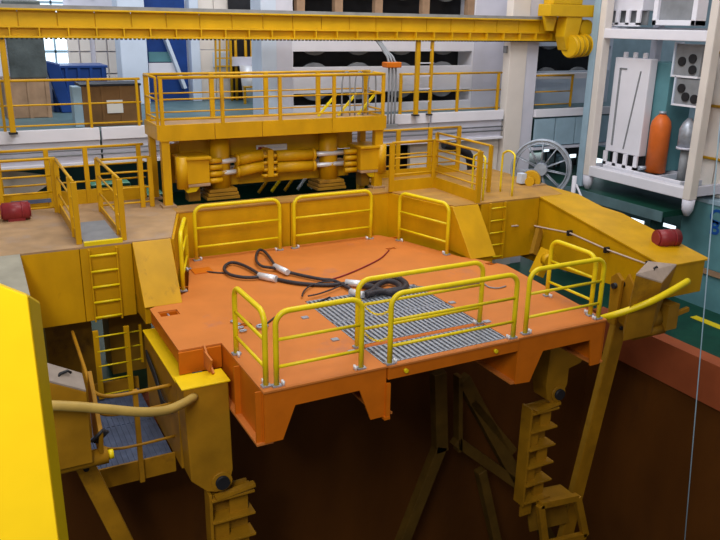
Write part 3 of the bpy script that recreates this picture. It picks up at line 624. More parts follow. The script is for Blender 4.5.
hoop('yellow hoop railing seen edge on beside the left gusset', (3.42, 13.8), (3.86, 15.1))
hoop('yellow hoop railing at the back edge on the left', (4.2, 15.62), (6.15, 15.62), h=1.2)
hoop('yellow hoop railing at the back edge right of centre', (6.5, 15.62), (8.5, 15.62), h=1.2)
hoop('yellow hoop railing angled across the back right corner', (9.05, 15.2), (9.45, 13.72), h=1.18)
# barrier chains
for (z0, lab) in ((.86, 'upper'), (.42, 'lower')):
    t = thing('barrier_chain', lab+' yellow plastic chain between two front hoop railings', 'chain', (5.2, 9.6, z0-.12), 'barrier chains')
    a, b_ = Vector((5.24, 9.96, z0)), Vector((5.40, 9.26, z0+.02)); n = 16
    for k in range(n):
        u = (k+.5)/n; c = a.lerp(b_, u)-Vector((0, 0, .16*(1-(2*u-1)**2))); d = (b_-a).normalized()
        s_ = Vector((0, 0, 1)) if k % 2 else d.cross(Vector((0, 0, 1)))
        build('link', MB().tube([c+d*.03*cos(q*pi/3)+s_*.016*sin(q*pi/3) for q in range(6)], .007, 5, closed=True), YRAIL, t)
# ================================================================ WIRE ROPES on the deck
D = lambda q, z=.04: P(*q, z=z)
def sling(label, eye, ferr, rope, ferr2, eye2, z=.045, r=.034):
    t = thing('wire_rope_sling', label, 'sling', D(ferr[0], 0))
    build('rope', MB().tube(smooth_path([D(q, z) for q in rope], 6), r*1.15, 10), ROPE, t)
    build('eye', MB().tube(smooth_path([D(q, z+.02) for q in eye], 6), r, 10), ROPE, t)
    for fz in (ferr, ferr2):
        fa, fb = D(fz[0], z+.03), D(fz[1], z+.03); fd = (fb-fa)*.18
        tag(build('ferrule', MB().tube([fa-fd, fb+fd], r*2.1, 16), STEEL, t), 'bright silver ferrule')
    build('eye', MB().tube(smooth_path([D(q, z+.03) for q in eye2], 6), r*1.9, 10), ROPE, t)
sling('heavy dark wire rope sling with its left eye nearest the viewer',
      [(261, 275.5), (250, 268.5), (240, 264), (231.5, 262.5), (225.5, 265.5), (224.5, 270), (230, 274.5), (241, 277), (252, 277.5), (261, 276.5)], [(261, 276), (274, 278.5)],
      [(274, 278.5), (290, 282), (306, 284), (328, 285), (346, 283.5)], [(348, 282.8), (362, 284)],
      [(362, 284), (373, 282), (382, 278), (392, 277), (401, 280), (406, 285), (402, 290), (392, 292.5), (381, 291), (372, 287), (362, 285)])
sling('heavy dark wire rope sling with its left eye farther back',
      [(276, 267), (270, 258), (265, 252), (260, 249.7), (256.6, 254), (256.6, 261), (261.6, 266), (270, 267.5), (277, 268.5)], [(276.5, 267), (286, 271.5)],
      [(286, 271.5), (300, 275), (320, 279), (335, 281), (352, 290)], [(352, 292), (362, 294.5)],
      [(362, 294), (372, 291), (378, 285), (388, 281), (398, 284), (400, 289), (390, 291), (378, 292), (366, 295)], z=.06, r=.03)
def cable(label, pts, r=.016, z=.02, m=ROPE, g='thin cables on the hatch'):
    solo('tie_cable', MB().tube(smooth_path([D(q, z) for q in pts], 6), r, 8), m, label, 'cable', g)
cable('thin rusty cable curving from the back socket to the ropes', [(389, 250), (381, 258), (366, 266), (350, 273), (336, 278), (318, 283)], m=RED)
cable('thin cable from the left socket cover to the near sling eye', [(207, 271.5), (216, 272.5), (226, 273)])
cable('thin cable from the front left socket to the grating', [(262, 327), (270, 321), (277, 316), (288, 312), (302, 309), (316, 303), (330, 297)])
cable('thin cable looping over the back left corner of the grating', [(302, 296), (304, 291), (310, 286), (322, 282), (336, 281)], z=.06)
cable('second thin cable crossing the back edge of the grating', [(308, 296), (318, 294), (330, 290), (340, 286), (348, 284)], z=.07)
cable('thin pale cable running right from the sling eyes to deck edge', [(404, 286), (425, 287), (445, 288), (470, 284), (482, 283), (489, 287), (498, 288), (506, 286)], r=.014, m=GREY)
sh = thing('shackle', 'silver shackle at the front left deck socket', 'shackle', D((264, 325), 0))
a = D((262, 326), .05); build('bow', MB().tube([a+Vector((.09*cos(q*pi/8), .06*sin(q*pi/8), 0)) for q in range(-2, 11)], .022, 8), GALV, sh); build('pin', MB().cyl(a+Vector((-.1, -.04, 0)), a+Vector((.1, -.04, 0)), .02, 8), GALV, sh)
sh = thing('loose_chain', 'small chain links at the front left deck socket', 'chain', D((240, 325), 0))
for k in range(4): a = D((234+k*3, 321+k*3.2), .03); build('link', MB().tube([a+Vector((.06*cos(q*pi/4), .035*sin(q*pi/4), 0)) for q in range(8)], .014, 6, closed=True), GALV, sh)
# ================================================================ LEG BRACKETS, SIDE BEAMS, CELLS
for sd in (0, 1):
    X = (lambda v: v) if sd == 0 else mir
    side = ['left', 'right'][sd]
    t = thing('leg_bracket', side+' yellow pin bracket under the front of the orange hatch', 'bracket', (X(2.85), 10.6, -2.3), 'pin brackets')
    build('housing', MB().prism([(2.49, -.36), (3.2, -.36), (3.22, -1.95), (3.15, -2.18), (2.95, -2.3), (2.78, -2.24), (2.53, -1.98)] if sd == 0 else
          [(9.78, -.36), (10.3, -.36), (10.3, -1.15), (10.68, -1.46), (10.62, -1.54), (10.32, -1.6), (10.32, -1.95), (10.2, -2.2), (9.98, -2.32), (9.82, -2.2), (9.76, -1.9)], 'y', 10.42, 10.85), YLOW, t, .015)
    tag(build('top_plate', B(2.46 if sd == 0 else 9.75, 3.23 if sd == 0 else 10.33, 10.4, 10.88, -.36, -.335), YBRIGHT, t, .005), 'yellow top painted brighter as if lit')
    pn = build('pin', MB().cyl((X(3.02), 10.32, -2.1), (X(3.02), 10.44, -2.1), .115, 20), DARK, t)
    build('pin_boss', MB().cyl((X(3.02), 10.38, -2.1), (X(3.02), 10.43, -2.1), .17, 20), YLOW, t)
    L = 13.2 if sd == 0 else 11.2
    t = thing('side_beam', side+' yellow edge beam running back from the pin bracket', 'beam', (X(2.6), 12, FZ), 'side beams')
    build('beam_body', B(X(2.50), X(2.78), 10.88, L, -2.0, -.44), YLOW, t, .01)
    build('top_strip', B(X(2.48), X(2.80), 10.88, L, -.44, -.415), YBRIGHT, t)  # strip painted brighter, as if lit from above
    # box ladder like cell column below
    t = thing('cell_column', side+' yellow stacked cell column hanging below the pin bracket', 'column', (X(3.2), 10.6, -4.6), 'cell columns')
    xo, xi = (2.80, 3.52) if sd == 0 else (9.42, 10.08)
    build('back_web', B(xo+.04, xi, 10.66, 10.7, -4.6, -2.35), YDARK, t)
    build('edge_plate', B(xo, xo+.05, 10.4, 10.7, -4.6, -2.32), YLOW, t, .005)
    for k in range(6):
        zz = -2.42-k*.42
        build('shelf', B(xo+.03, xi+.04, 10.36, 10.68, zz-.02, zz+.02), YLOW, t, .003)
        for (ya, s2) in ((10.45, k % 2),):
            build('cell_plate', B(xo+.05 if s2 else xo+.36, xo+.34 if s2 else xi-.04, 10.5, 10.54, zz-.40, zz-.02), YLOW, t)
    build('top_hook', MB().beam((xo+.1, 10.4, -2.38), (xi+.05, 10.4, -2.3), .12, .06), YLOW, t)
# frame piece low at the right
t = thing('latch_frame', 'yellow rectangular latch frame low at the right below the cells', 'frame', (10.7, 10.4, -6.2))
a = [P(540, 505, y=10.3), P(577, 497, y=10.3), P(585, 535, y=10.3), P(545, 545, y=10.3)]
for i in range(4): build('bar', MB().beam(a[i], a[(i+1) % 4], .16, .12, (0, 1, 0)), YLOW, t, .01)
build('rear_plate', MB().add([tuple(q+Vector((0, .5, 0))) for q in a]+[tuple(q+Vector((0, .53, 0))) for q in a], [(0,1,2,3),(4,5,6,7),(0,1,5,4),(1,2,6,5),(2,3,7,6),(3,0,4,7)]), YDARK, t)
build('top_plate', MB().add([tuple(a[0]), tuple(a[1]), tuple(a[1]+Vector((0, .5, 0))), tuple(a[0]+Vector((0, .5, 0)))]+[tuple(q+Vector((0, 0, -.04))) for q in (a[0], a[1], a[1]+Vector((0, .5, 0)), a[0]+Vector((0, .5, 0)))], [(0,1,2,3),(4,5,6,7),(0,1,5,4),(1,2,6,5),(2,3,7,6),(3,0,4,7)]), YLOW, t)
# struts
ST = [((P(628, 296, y=10.9)), (P(566, 540, y=10.9)), 'long yellow diagonal strut descending from the right arm end'),
      ((P(78, 452, y=10.7)), (P(138, 570, y=10.7)), 'yellow diagonal strut descending from the left arm end')]
for k, (a, b_, lab) in enumerate(ST):
    t = thing('diagonal_strut', lab, 'strut', b_)
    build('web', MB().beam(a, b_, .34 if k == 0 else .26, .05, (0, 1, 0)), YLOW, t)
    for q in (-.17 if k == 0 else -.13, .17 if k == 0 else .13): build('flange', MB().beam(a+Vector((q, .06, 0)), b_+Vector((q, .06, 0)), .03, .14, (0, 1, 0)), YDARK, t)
    c = a.lerp(b_, .12); build('bolt', MB().cyl(c+Vector((0, -.06, 0)), c+Vector((0, -.02, 0)), .045, 12), DARK, t)
# arm-end brackets
for sd in (0, 1):
    X = (lambda v: v) if sd == 0 else mir
    side = ['left', 'right'][sd]
    t = thing('arm_end_bracket', side+' yellow bracket with a bare sloping lid at the arm end', 'bracket', (X(.95), 10.1, -1.1), 'arm end brackets')
    X = (lambda v: v-.14) if sd == 0 else mir
    if sd == 0: l4 = [P(47, 380, y=9.85), P(86, 390, y=9.85), P(82, 373, y=10.08), P(45, 362, y=10.08)]
    else: l4 = [P(636, 274, y=9.8), P(662, 282, y=9.8), P(677, 264, y=10.09), P(648, 261, y=10.09)]
    dn = Vector((0, 0, -.03)); low = [Vector((q.x, q.y+.1 if i < 2 else q.y+.4, -.95)) for i, q in enumerate(l4)]
    build('body', MB().hexa(low, [q+dn*1.2 for q in l4]), YLOW, t, .008)
    tag(build('sloping_lid', MB().hexa([q+dn for q in l4], l4), PINKISH if sd else LID, t, .004), 'bare unpainted lid plate')
    lc = sum(l4, Vector())/4
    build('lid_latch', MB().tube([lc+Vector((-.1, -.02, .0)), lc+Vector((-.06, 0, .05)), lc+Vector((.04, .03, .06)), lc+Vector((.08, .04, .02))], .02, 6), DARK, t)
    if sd: build('yoke_plate', MB().prism([(10.5, -.9), (10.7, -.9), (10.75, .1), (10.6, .22), (10.45, .1)], 'x', 11.52, 11.6), YLOW, t, .01); build('yoke_pin', MB().cyl((11.45, 10.6, -.05), (11.8, 10.6, -.05), .06, 12), DARK, t)
    build('side_cheek', MB().prism([(9.9, -.5), (10.5, .2), (10.7, -.2), (10.6, -.9), (10.1, -1.0)], 'x', X(1.3), X(1.36)), YLOW, t, .008)
    build('lower_roller', MB().cyl((X(.55), 10.15, -1.0), (X(1.42), 10.15, -1.0), .12, 18), YLOW, t)
    build('roller_shaft', MB().cyl((X(1.42), 10.15, -1.0), (X(1.5), 10.15, -1.0), .07, 14), YRAIL, t)
    build('round_housing', MB().cyl((X(.72), 10.25, -.75), (X(1.15), 10.25, -.75), .22, 20), YLOW, t)
    build('outer_arm', MB().beam((X(.5), 10.1, -.75), (X(-.1), 10.1, -.66), .08, .1), YLOW, t, .01)
    build('inner_web', B(X(.3), X(.62), 10.0, 10.6, -1.0, -.45), YDARK, t)
    for k in range(3): build('fitting', MB().cyl((X(1.2+.04*k), 9.95+.06*k, -.62-.05*k), (X(1.36+.04*k), 9.9+.06*k, -.45-.05*k), .025, 8), DARK, t)
    # curved bumper pipe
    X = (lambda v: v) if sd == 0 else mir
    if sd == 0: pp = [P(40, 405, y=9.6), P(75, 406.5, y=9.6), P(105, 409, y=9.62), P(140, 412, y=9.7), P(165, 410.5, y=9.85), P(182, 404, y=10.1), P(194, 397, y=10.42)]
    else: pp = [P(594, 320, y=10.42), P(610, 316, y=10.1), P(632, 309, y=9.85), P(652, 301, y=9.65), P(671, 291, y=9.62), P(688, 281, y=9.7)]
    solo('bumper_pipe', MB().tube(smooth_path(pp, 6), .068, 14), TANPIPE if sd == 0 else YRAIL, side+' thick curved yellow bumper pipe in front of the arm end', 'pipe', 'curved bumper pipes')
# ---- blue walkway in the left gap
wk = thing('access_walkway', 'blue grating walkway deep between left arm and edge beam', 'walkway', (1.9, 12.5, -2.15))
build('floor_panel', B(1.2, 2.48, 11.35, 12.75, -2.06, -2.0), GRATEB, wk); build('floor_panel', B(1.2, 2.48, 12.77, 14.1, -2.06, -2.0), GRATEB, wk)
for k in range(14): build('bearing_bar', B(1.24+k*.09, 1.27+k*.09, 11.36, 14.09, -2.0, -1.985), GRATEB, wk)
build('toe_plate', B(1.18, 2.5, 11.29, 11.33, -2.28, -1.92), YLOW, wk, .005); build('rear_plate', B(1.2, 2.5, 14.1, 14.14, -2.1, -1.75), YLOW, wk)
build('side_plate', B(1.14, 1.18, 11.3, 14.1, -2.25, -1.95), YDARK, wk)
hr = thing('curved_handrail', 'curved yellow handrail with three bars around the blue walkway', 'railing', (1.9, 11.3, -2))
for k, zz in enumerate((-.62, -.95, -1.56)):
    pts = [(1.35, 13.9, zz+.1), (1.33, 12.6, zz+.05), (1.32, 11.7, zz), (1.38, 11.36, zz), (1.55, 11.22, zz), (1.9, 11.2, zz-.01), (2.5, 11.26, zz-.03)]
    if k: pts = pts[2:]
    build('bar', MB().tube(smooth_path(pts, 5), .032 if k == 0 else .024, 8), YLOW, hr)
build('post', B(1.88, 1.96, 11.2, 11.27, -2.28, -.6), YLOW, hr, .006)
build('post', B(1.3, 1.36, 12.5, 12.56, -2.0, -.57), YLOW, hr, .006)
hb = thing('hose_bundle', 'dark hoses and fittings on the edge beam over the walkway', 'hose', (2.45, 11.6, -.9))
for k in range(4): build('hose', MB().tube(smooth_path([(2.46-.02*k, 10.95+.1*k, -.95-.05*k), (2.4, 11.5, -1.0-.06*k), (2.44, 12.1, -.85-.05*k), (2.46, 12.9, -.7-.04*k)], 5), .02, 6), DARK, hb)
# centre trusses deep in the pit
tr_ = thing('pit_truss', 'dim yellow lattice legs standing deep under the hatch', 'truss', (10, 13.8, -9.9))
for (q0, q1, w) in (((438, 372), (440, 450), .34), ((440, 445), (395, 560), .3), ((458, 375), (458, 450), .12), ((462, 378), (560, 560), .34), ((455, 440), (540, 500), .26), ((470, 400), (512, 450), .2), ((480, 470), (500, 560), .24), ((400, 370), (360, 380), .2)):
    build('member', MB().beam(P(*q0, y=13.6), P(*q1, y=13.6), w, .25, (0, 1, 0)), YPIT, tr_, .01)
# inclined keeper post with roller between hatch and right arm
kp = thing('keeper_post', 'slanted yellow keeper post with roller in the gap beside right arm', 'post', (12.1, 13.6, -.9))
build('post', MB().beam(P(533, 255, y=13.6), P(540, 228, y=13.9), .16, .12, (0, 1, 0)), YDARK, kp)
build('plate', MB().beam(P(536, 275, y=12.9), P(548, 250, y=12.9), .2, .3, (0, 1, 0)), YEL, kp)
a = P(543, 258, y=12.9); build('roller', MB().cyl((a.x-.02, 12.6, a.z), (a.x+.02, 12.8, a.z), .16, 18), YEL, kp)
def glint_box(box, lab, grp, zf=FZ):  # added glowing boxes that stand in for white glints
    x0, x1, y0, y1, z0, z1 = box
    t = thing('glowing_glint', lab, 'glint', ((x0+x1)/2, (y0+y1)/2, zf), grp)
    build('housing', B(x0+.05 if x1-x0 > .2 else x0+.03, x1 if x1-x0 > .2 else x1+.08, y0+.04, y1+.06, z0-.02, z1+.02), DARK, t)
    build('lens', B(*box), GLOW, t); build('stand', B((x0+x1)/2+.06, (x0+x1)/2+.1, (y0+y1)/2+.03, (y0+y1)/2+.07, zf, z0), DARK, t)  # lens box glows as the glint, its stand is added
# ================================================================ CABLE REEL
rc = P(541, 169, y=15.9); nn = Vector((-.72, -.69, .05)).normalized()
rl = thing('cable_reel', 'large grey spoked cable reel with a yellow drive behind the right ladder', 'reel', (rc.x, rc.y, TZ))
e1 = Vector((0, 0, 1)); e1 = (e1-nn*e1.dot(nn)).normalized(); e2 = nn.cross(e1)
def ring(c, R, r, m, name, par):
    return build(name, MB().tube([c+(e1*cos(q*pi/24)+e2*sin(q*pi/24))*R for q in range(48)], r, 8, closed=True), m, par)
for off in (-.12, .12):
    c = rc+nn*off
    ring(c, .78, .03, REELM, 'rim', rl); ring(c, .735, .012, REELM, 'inner_rim', rl)
    ring(c, .69, .018, REELM, 'inner_rim', rl)
    for k in range(11): a = 2*pi*k/11; build('spoke', MB().tube([c+(e1*cos(a)+e2*sin(a))*.14, c+(e1*cos(a)+e2*sin(a))*.78], .016, 6), REELM, rl)
for q in range(10): a = 2*pi*q/10; build('cross_tie', MB().tube([rc+nn*-.12+(e1*cos(a)+e2*sin(a))*.74, rc+nn*.12+(e1*cos(a)+e2*sin(a))*.74], .02, 6), REELM, rl)
build('hub', MB().cyl(rc-nn*.16, rc+nn*.2, .17, 22), REELM, rl)
gb = P(531, 180, y=15.35)
build('drive_casing', MB().cyl(gb-nn*.14, gb+nn*.16, .25, 18), YEL, rl)
build('motor', MB().cyl(gb+nn*.16, gb+nn*.36, .12, 16), YEL, rl)
build('control_box', MB().box(gb.x-.4, gb.x-.24, gb.y-.1, gb.y+.1, gb.z-.05, gb.z+.2), PBLUE, rl)
build('stand', MB().prism([(rc.x-.7, TZ), (rc.x-.4, TZ), (rc.x+.08, rc.z), (rc.x-.08, rc.z)], 'y', rc.y-.02, rc.y+.06), GREY, rl)
build('stand_base', B(rc.x-1.0, rc.x-.55, rc.y-.9, rc.y-.2, TZ, TZ+.03), YTOP, rl)
# clutter behind the reel
for k, (q, w, h, m, lab) in enumerate((((575, 130), 1.6, .25, DARK, 'dark machinery block hanging above the cable reel'), ((572, 150), .9, .5, DARK, 'dark valve block right of the cable reel'),
                                    ((560, 158), .5, .3, BLUEGREY, 'pale blue box seen through the cable reel'))):
    a = P(*q, y=20.5); solo('machinery_block', MB().box(a.x-w/2, a.x+w/2, 20.5, 21.2, a.z-h/2, a.z+h/2).box(a.x-w/3, a.x+w/4, 20.4, 20.5, a.z-h/4, a.z+h/5).box(a.x-w/3, a.x-w/3+.1, 20.8, 20.9, FZ, a.z).box(a.x+w/3-.1, a.x+w/3, 20.8, 20.9, FZ, a.z), m, lab, 'machinery', bev=.02)
for k, q in enumerate(((556, 143), (571, 127), (573, 156), (546, 150))):
    a = P(*q, y=20.2); glint_box((a.x-.14, a.x+.14, 20.2, 20.23, a.z-.06, a.z+.06), 'small glowing glint box %s' % ['at the top edge of the cable reel', 'highest among dark machinery', 'lowest beside the white frame', 'seen through the reel spokes'][k], 'glints behind the reel')
# wedge/hoses right of the railings under the deck
a = P(463, 155, y=18.4); solo('black_hose', MB().tube(smooth_path([(a.x-.7, 18.4, a.z+.35), (a.x-.2, 18.4, a.z+.2), (a.x+.3, 18.4, a.z-.25), (a.x+.4, 18.5, -.8), (a.x+.42, 18.5, FZ)], 6), .13, 10), DARK, 'thick black hose behind the right ladder railings', 'hose')
a = P(410, 165, y=19.4); solo('dark_cabinet', MB().box(a.x-.8, a.x+.9, 19.4, 20.2, FZ, a.z+.5).box(a.x-.6, a.x-.1, 19.34, 19.4, a.z-.2, a.z+.3), DARK, 'dark cabinet below the upper deck right of the gantry', 'cabinet', bev=.02)
a = P(478, 180, y=17.8); solo('red_pipe', MB().cyl((a.x-.2, 17.9, a.z), (a.x+.6, 17.9, a.z-.1), .14, 16).box(a.x+.1, a.x+.2, 17.85, 17.95, FZ, a.z-.1), ORGS, 'rusty red pipe seen through the right ladder railings', 'pipe')
a = P(20, 180, y=19.6); solo('tarp_cover', MB().prism([(a.x-.9, .3), (a.x+.9, 1.3), (a.x-.9, 1.7)], 'y', 19.5, 19.6), CREAM, 'pale triangular cover behind the far left railing', 'cover')
a = P(125, 178, y=24); solo('green_machine', MB().box(a.x-1.6, a.x+1.2, 24, 25.5, FZ, -.3).box(a.x-1, a.x+.2, 24.2, 25, -.3, .1), GREEN, 'green machine on the lower deck seen through the left railings', 'machine', bev=.05)
# ================================================================ WHITE MODULE FRAME at right
TX = 17.0
mf = thing('module_frame', 'tall white steel frame holding equipment on the right', 'frame', (TX, 15.4, .2))
yn = P(701, 100, x=TX).y; yf = P(594, 100, x=TX).y
def fbar(name, y0, y1, z0, z1, x0=TX, x1=TX+.28, m=CREAM): return build(name, B(x0, x1, y0, y1, z0, z1), m, mf, .02)
zb0 = P(640, 190, x=TX).z; zb1 = P(640, 174, x=TX).z
for yy in (yn, yf):
    build('corner_post', MB().box(TX-.02, TX+.28, yy-.12, yy+.12, .62, 8), CREAM, mf, .03)
    build('guide_foot', MB().tube([(TX+.12, yy, .62), (TX+.12, yy, .35), (TX+.12, yy, .18)], [.17, .15, .07], 14), LILAC, mf)
for yy in (yn, yf): build('rear_post', B(TX+2.2, TX+2.45, yy-.12, yy+.12, .62, 8), LILAC, mf, .02)
fbar('cross_bar', yn, yf, 4.68, 4.95, m=WHITE); fbar('bottom_bar', yn, yf, .62, .92, m=WHITE)
build('cross_bar', B(TX+2.2, TX+2.4, yn, yf, .66, .95), LILAC, mf); build('cross_bar', B(TX+2.2, TX+2.4, yn, yf, 4.8, 5.0), LILAC, mf)
for yy in (yn, yf): build('side_bar', B(TX+.28, TX+2.2, yy-.08, yy+.08, .7, .95), LILAC, mf); build('side_bar', B(TX+.28, TX+2.2, yy-.08, yy+.08, 4.8, 5.0), LILAC, mf)
build('floor_plate', B(TX+.28, TX+2.2, yn, yf, .72, .78), TEALW, mf)
solo('rear_mast', MB().box(TX+.1, TX+.4, yf+.26, yf+.52, .2, 8), BLUEGREY, 'blue grey mast just left of the white module frame', 'mast', bev=.02)
rmo = []
for k in range(5): a = P(590, 30+k*35, x=TX); rmo.append(a)
def rx(px0, py0, px1, py1, X, dep):
    a = P(px0, (py0+py1)/2, x=X).y; b_ = P(px1, (py0+py1)/2, x=X).y; t = P((px0+px1)/2, py0, x=X).z; q = P((px0+px1)/2, py1, x=X).z
    return (X, X+dep, min(a, b_), max(a, b_), q, t)
# base skid inside
bs = thing('equipment_skid', 'low white skid on the floor of the white frame', 'skid', (TX+.8, 15, .78))
c = rx(604, 158, 684, 170, TX+.45, .1)
build('rail', B(TX+.4, TX+.5, c[2], c[3], .78, .98), WHITE, bs, .01); build('rail', B(TX+1.5, TX+1.6, c[2], c[3], .78, .98), LILAC, bs, .01)
for k in range(4): yy = c[2]+k*(c[3]-c[2]-.1)/3; build('cross_member', B(TX+.5, TX+1.5, yy, yy+.1, .8, .95), LILAC, bs)
# white cabinet with grooves
c = rx(608, 62, 643, 162, TX+.5, 1.0)
cabt = thing('white_cabinet', 'tall white cabinet with raised straps and three square holes in module frame', 'cabinet', (TX+.6, (c[2]+c[3])/2, .98))
zb_ = .98; zt_ = c[5]+.12; c = (c[0], c[0]+.35)+tuple(c[2:])
build('body', B(c[0]+.05, c[1], c[2], c[3], zb_+.4, zt_), WHITE, cabt, .03)
w = c[3]-c[2]
for k in range(4):
    yy = c[2]+k*(w-.14)/3; build('front_rib', B(c[0], c[0]+.06, yy, yy+.14, zb_, zb_+.4), WHITE, cabt)
build('front_strip', B(c[0], c[0]+.06, c[2], c[3], zb_, zb_+.08), WHITE, cabt); build('hole_back', B(c[0]+.3, c[0]+.35, c[2], c[3], zb_, zb_+.4), DARK, cabt)
build('groove', B(c[0]+.02, c[0]+.056, c[3]-w*.22, c[3]-w*.18, zb_+.6, zt_-.3), GREY, cabt); build('groove', MB().beam((c[0]+.04, c[3]-w*.55, zb_+.55), (c[0]+.04, c[3]-w*.78, zt_-.35), .03, .05, (1, 0, 0)), GREY, cabt)
build('groove', B(c[0]+.02, c[0]+.056, c[3]-w*.38, c[3]-w*.2, zt_-.33, zt_-.29), GREY, cabt)
for k in range(3): yy = c[2]+.3+k*(w-.6)/2; build('lifting_lug', B(c[0]+.1, c[0]+.2, yy-.06, yy+.06, zt_, zt_+.16), WHITE, cabt, .02)
c5 = rx(643, 66, 668, 150, TX+1.1, .8)
solo('teal_cabinet', B(TX+.9, TX+1.9, P(667, 100, x=TX+.9).y, P(642, 100, x=TX+.9).y, .98, P(655, 62, x=TX+.9).z), TEALW, 'teal cabinet behind the orange vessel', 'cabinet', bev=.02)
c = rx(608, -40, 643, 27, TX+.5, .9)
ub = thing('white_cabinet', 'upper white cabinet with three square holes above the frame cross bar', 'cabinet', (TX+.6, (c[2]+c[3])/2, 5.06))
build('body', B(c[0]+.05, c[1], c[2], c[3], 5.45, c[5]), WHITE, ub, .02); w = c[3]-c[2]
for k in range(4): yy = c[2]+k*(w-.14)/3; build('front_rib', B(c[0], c[0]+.06, yy, yy+.14, 5.06, 5.46), WHITE, ub)
build('front_strip', B(c[0], c[0]+.06, c[2], c[3], 5.02, 5.12), WHITE, ub); build('hole_back', B(c[0]+.3, c[0]+.35, c[2], c[3], 5.06, 5.46), GREY, ub)
c = rx(655, -30, 699, 24, TX+.5, .4)
dpn = thing('equipment_rack', 'dark equipment panel in a white frame at the upper right', 'panel', (TX+.6, (c[2]+c[3])/2, 5.06))
build('panel', B(c[0]+.1, c[1], c[2]+.15, c[3]-.15, 5.2, c[5]), GREY, dpn)
build('frame_side', B(c[0], c[1], c[2], c[2]+.15, 5.06, c[5]), WHITE, dpn, .01); build('frame_side', B(c[0], c[1], c[3]-.15, c[3], 5.06, c[5]), WHITE, dpn, .01); build('frame_bottom', B(c[0], c[1], c[2], c[3], 5.06, 5.2), WHITE, dpn, .01)
for i, (py0, py1, lab) in enumerate(((44, 76, 'upper grey gauge panel with dark round dials in the module frame'), (79, 105, 'lower grey gauge panel with dark round dials in the module frame'))):
    c = rx(674, py0, 700, py1, TX+.4, .3)
    gp_ = thing('gauge_panel', lab, 'panel', (c[0], (c[2]+c[3])/2, c[4]), 'gauge panels')
    build('panel', B(c[0]+.04, c[1], c[2], c[3], c[4], c[5]), GREY, gp_, .01)
    for (u, v) in (((.7, .45), (.3, .55), (.25, .2)), ((.75, .62), (.55, .3), (.2, .25)))[i]:
        cy, cz = c[2]+(c[3]-c[2])*u, c[4]+(c[5]-c[4])*v
        g_ = build('dial', MB().cyl((c[0], cy, cz), (c[0]+.05, cy, cz), .12, 18), DARK, gp_)
    build('frame_edge', B(c[0], c[1]+.02, c[3], c[3]+.05, c[4]-.05, c[5]+.05), PBLUE, gp_)
    build('frame_edge', B(c[0], c[1]+.02, c[2], c[3], c[4]-.05, c[4]), WHITE, gp_)
c = rx(642, 114, 665, 160, TX+.6, .5); yc = (c[2]+c[3])/2
ov = thing('orange_vessel', 'orange cylindrical vessel with rounded shoulders in the module frame', 'vessel', (TX+.85, yc, .78))
zt_ = c[5]; R_ = (c[3]-c[2])/2*.7
build('shell', MB().tube([(TX+.85, yc, .99), (TX+.85, yc, zt_-.35), (TX+.85, yc, zt_-.2), (TX+.85, yc, zt_-.08), (TX+.85, yc, zt_)], [R_, R_, R_*.9, R_*.6, R_*.3], 24), ORBOTTLE, ov)
build('neck', MB().cyl((TX+.85, yc, zt_), (TX+.85, yc, zt_+.08), .1, 14), GALV, ov)
build('nozzle', MB().cyl((TX+.4, yc+.2, 1.1), (TX+.7, yc+.1, 1.1), .06, 10), GALV, ov)
c = rx(674, 118, 691, 150, TX+.6, .5); yc = (c[2]+c[3])/2
sv = thing('silver_canister', 'silver canister with a narrow neck beside the orange vessel', 'canister', (TX+.8, yc, .78))
R_ = (c[3]-c[2])/2*.8; z0 = c[4]
build('shell', MB().tube([(TX+.8, yc, z0), (TX+.8, yc, z0+.55), (TX+.8, yc, z0+.72), (TX+.8, yc, z0+.85), (TX+.8, yc, c[5])], [R_, R_, R_*.7, R_*.25, R_*.18], 22), GALV, sv)
build('base_ring', MB().cyl((TX+.8, yc, z0), (TX+.8, yc, z0+.06), R_*1.1, 22), LILAC, sv); build('pedestal', MB().cyl((TX+.8, yc, .78), (TX+.8, yc, z0), R_*.5, 14), GREY, sv)
for k, (q, lab) in enumerate((((598, 163), 'glint box glowing low at the left foot of the module frame'), ((669, 155), 'glint box glowing between the orange vessel and canister'))):
    a = P(*q, x=TX+2.5); glint_box((a.x, a.x+.03, a.y-.25, a.y+.25, a.z-.16, a.z+.16), lab, None, .17)
# green skid deck under the frame, white leg with diagonal
sdk = thing('green_skid_deck', 'green raised skid deck under the white module frame', 'platform', (20, 17, FZ))
build('deck_slab', B(TX-.1, 24, 14.2, 24, .0, .17), GREEN, sdk, .01)
for (xx, yy) in ((17.2, 14.6), (17.2, 18.2), (21, 14.6), (17.2, 22)): build('leg', B(xx, xx+.25, yy, yy+.25, FZ, 0), DKTEAL, sdk)
build('edge_beam', B(TX-.14, TX-.1, 14.2, 24, -.12, .17), TEALF, sdk)
wl = thing('white_prop', 'white prop with a diagonal brace left below the module frame', 'prop', (TX-.3, yf+.1, -.9))
build('leg', MB().tube([(TX-.35, yf+.1, .6), (TX-.35, yf+.1, FZ)], .07, 10), WHITE, wl); build('brace', MB().tube([(TX-.35, yf, .35), (TX-.35, yf-.55, -.3)], .035, 8), WHITE, wl)
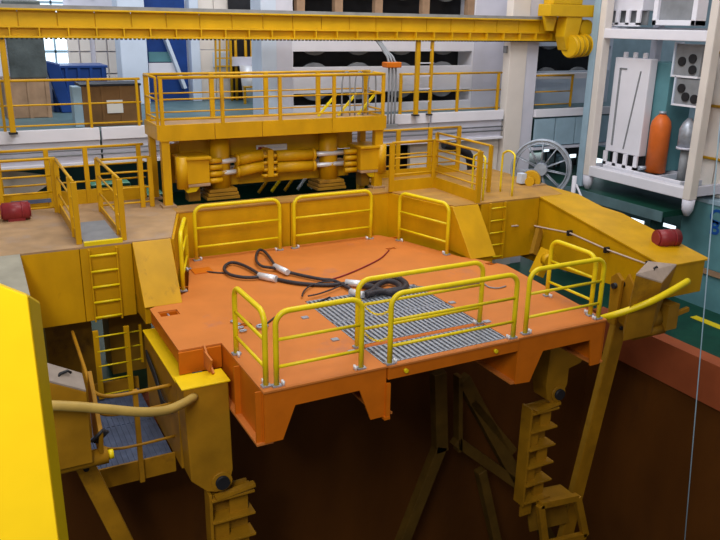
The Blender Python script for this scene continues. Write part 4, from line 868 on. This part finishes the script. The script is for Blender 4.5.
# teal container at right, cream wall behind
tcx = 17.9
y0 = P(678, 240, x=tcx).y
tk = thing('teal_container', 'teal steel container with rusty bottom edge right of the module frame', 'container', (tcx+1, y0-3, FZ))
build('body', B(tcx, tcx+2.4, y0-7, y0, -1.35, .45), TEALW, tk, .02)
build('bottom_band', B(tcx-.02, tcx+2.4, y0-7, y0, -1.5, -1.35), BEIGE, tk); build('base', B(tcx+.05, tcx+2.3, y0-7, y0, FZ, -1.5), TEALW, tk)
build('top_rail', B(tcx-.03, tcx+2.4, y0-7, y0, .45, .55), BLUEGREY, tk)
for ch_, (px, py), sz in (('C', (716, 217), .55), ('B', (716, 228), .55)):
    cu = bpy.data.curves.new('letter', 'FONT'); cu.body = ch_; cu.size = sz; cu.extrude = .004; cu.offset = .012
    tmp = bpy.data.objects.new('tmp', cu); COL.objects.link(tmp); bpy.context.view_layer.update()
    me = bpy.data.meshes.new_from_object(tmp.evaluated_get(bpy.context.evaluated_depsgraph_get())); bpy.data.objects.remove(tmp)
    me.materials.clear(); me.materials.append(BLUEINK)
    o = bpy.data.objects.new('lettering', me); COL.objects.link(o); o.parent = tk
    a = P(px, py, x=tcx-.006); o.location = Vector((a.x, a.y+.2, a.z-.18))-wloc(tk); o.rotation_euler = (pi/2, 0, -pi/2)
cw = thing('cream_housing', 'cream panelled housing above the teal container at the right edge', 'housing', (18.6, 11, .6))
for k in range(7): build('panel', B(18.3, 18.5, 13.9-k*.9, 14.76-k*.9, .56, 8), CREAM, cw, .01)
for zz in (1.6, 3.0, 4.4): build('pipe', MB().tube([(18.22, 14.7, zz), (18.22, 8, zz)], .04, 8), YEL, cw)
solo('floor_stripe', B(17.0, 17.25, 9.5, 12.9, FZ, FZ+.012), YRAIL, 'yellow painted kerb on the green floor at the right edge', 'kerb')
a = P(647, 228, z=FZ)
for k, q in enumerate(((637, 221), (655, 218), (668, 226), (650, 268))):
    a = P(*q, x=21); glint_box((21, 21.03, a.y-.3, a.y+.3, a.z-.06, a.z+.06), ['glint box left of the pair under skid deck', 'middle glint box under the skid deck', 'glint box nearest the red motor', 'low glint box beneath the right arm'][k], 'glints under the skid deck')
# ================================================================ hanging wire, foreground post
a, b_ = P(716, 170, y=5.0), P(683, 560, y=5.0); d = (a-b_)
solo('hanging_wire', MB().tube([b_-d*.3, a+d*.8], .0065, 8), BLUEGREY, 'thin pale wire hanging down along the right edge of the view', 'wire')
fp = thing('foreground_post', 'bright yellow box post close to the viewer at lower left', 'post', (-.1, 2.6, 1.9))
ta, tb, tcn, td = P(-60, 262, y=2.42), P(0, 284, y=2.42), P(28, 296.5, y=2.42), P(40, 304, y=2.50)
def sheet(name, p, q, th=.03, m=YBRIGHT):
    d = Vector((0, th, 0)); lo = lambda v: Vector((v.x, v.y, 1.9))
    build(name, MB().hexa([lo(p), lo(q), lo(q)+d, lo(p)+d], [p, q, q+d, p+d]), m, fp, .004)
sheet('front_face', ta, tcn); sheet('shadow_fold', tcn, td)  # fold shaped so the face darkens along a shadow edge
build('side_face', MB().box(td.x-.02, td.x, 2.53, 2.9, 1.9, td.z-.15), YEL, fp)
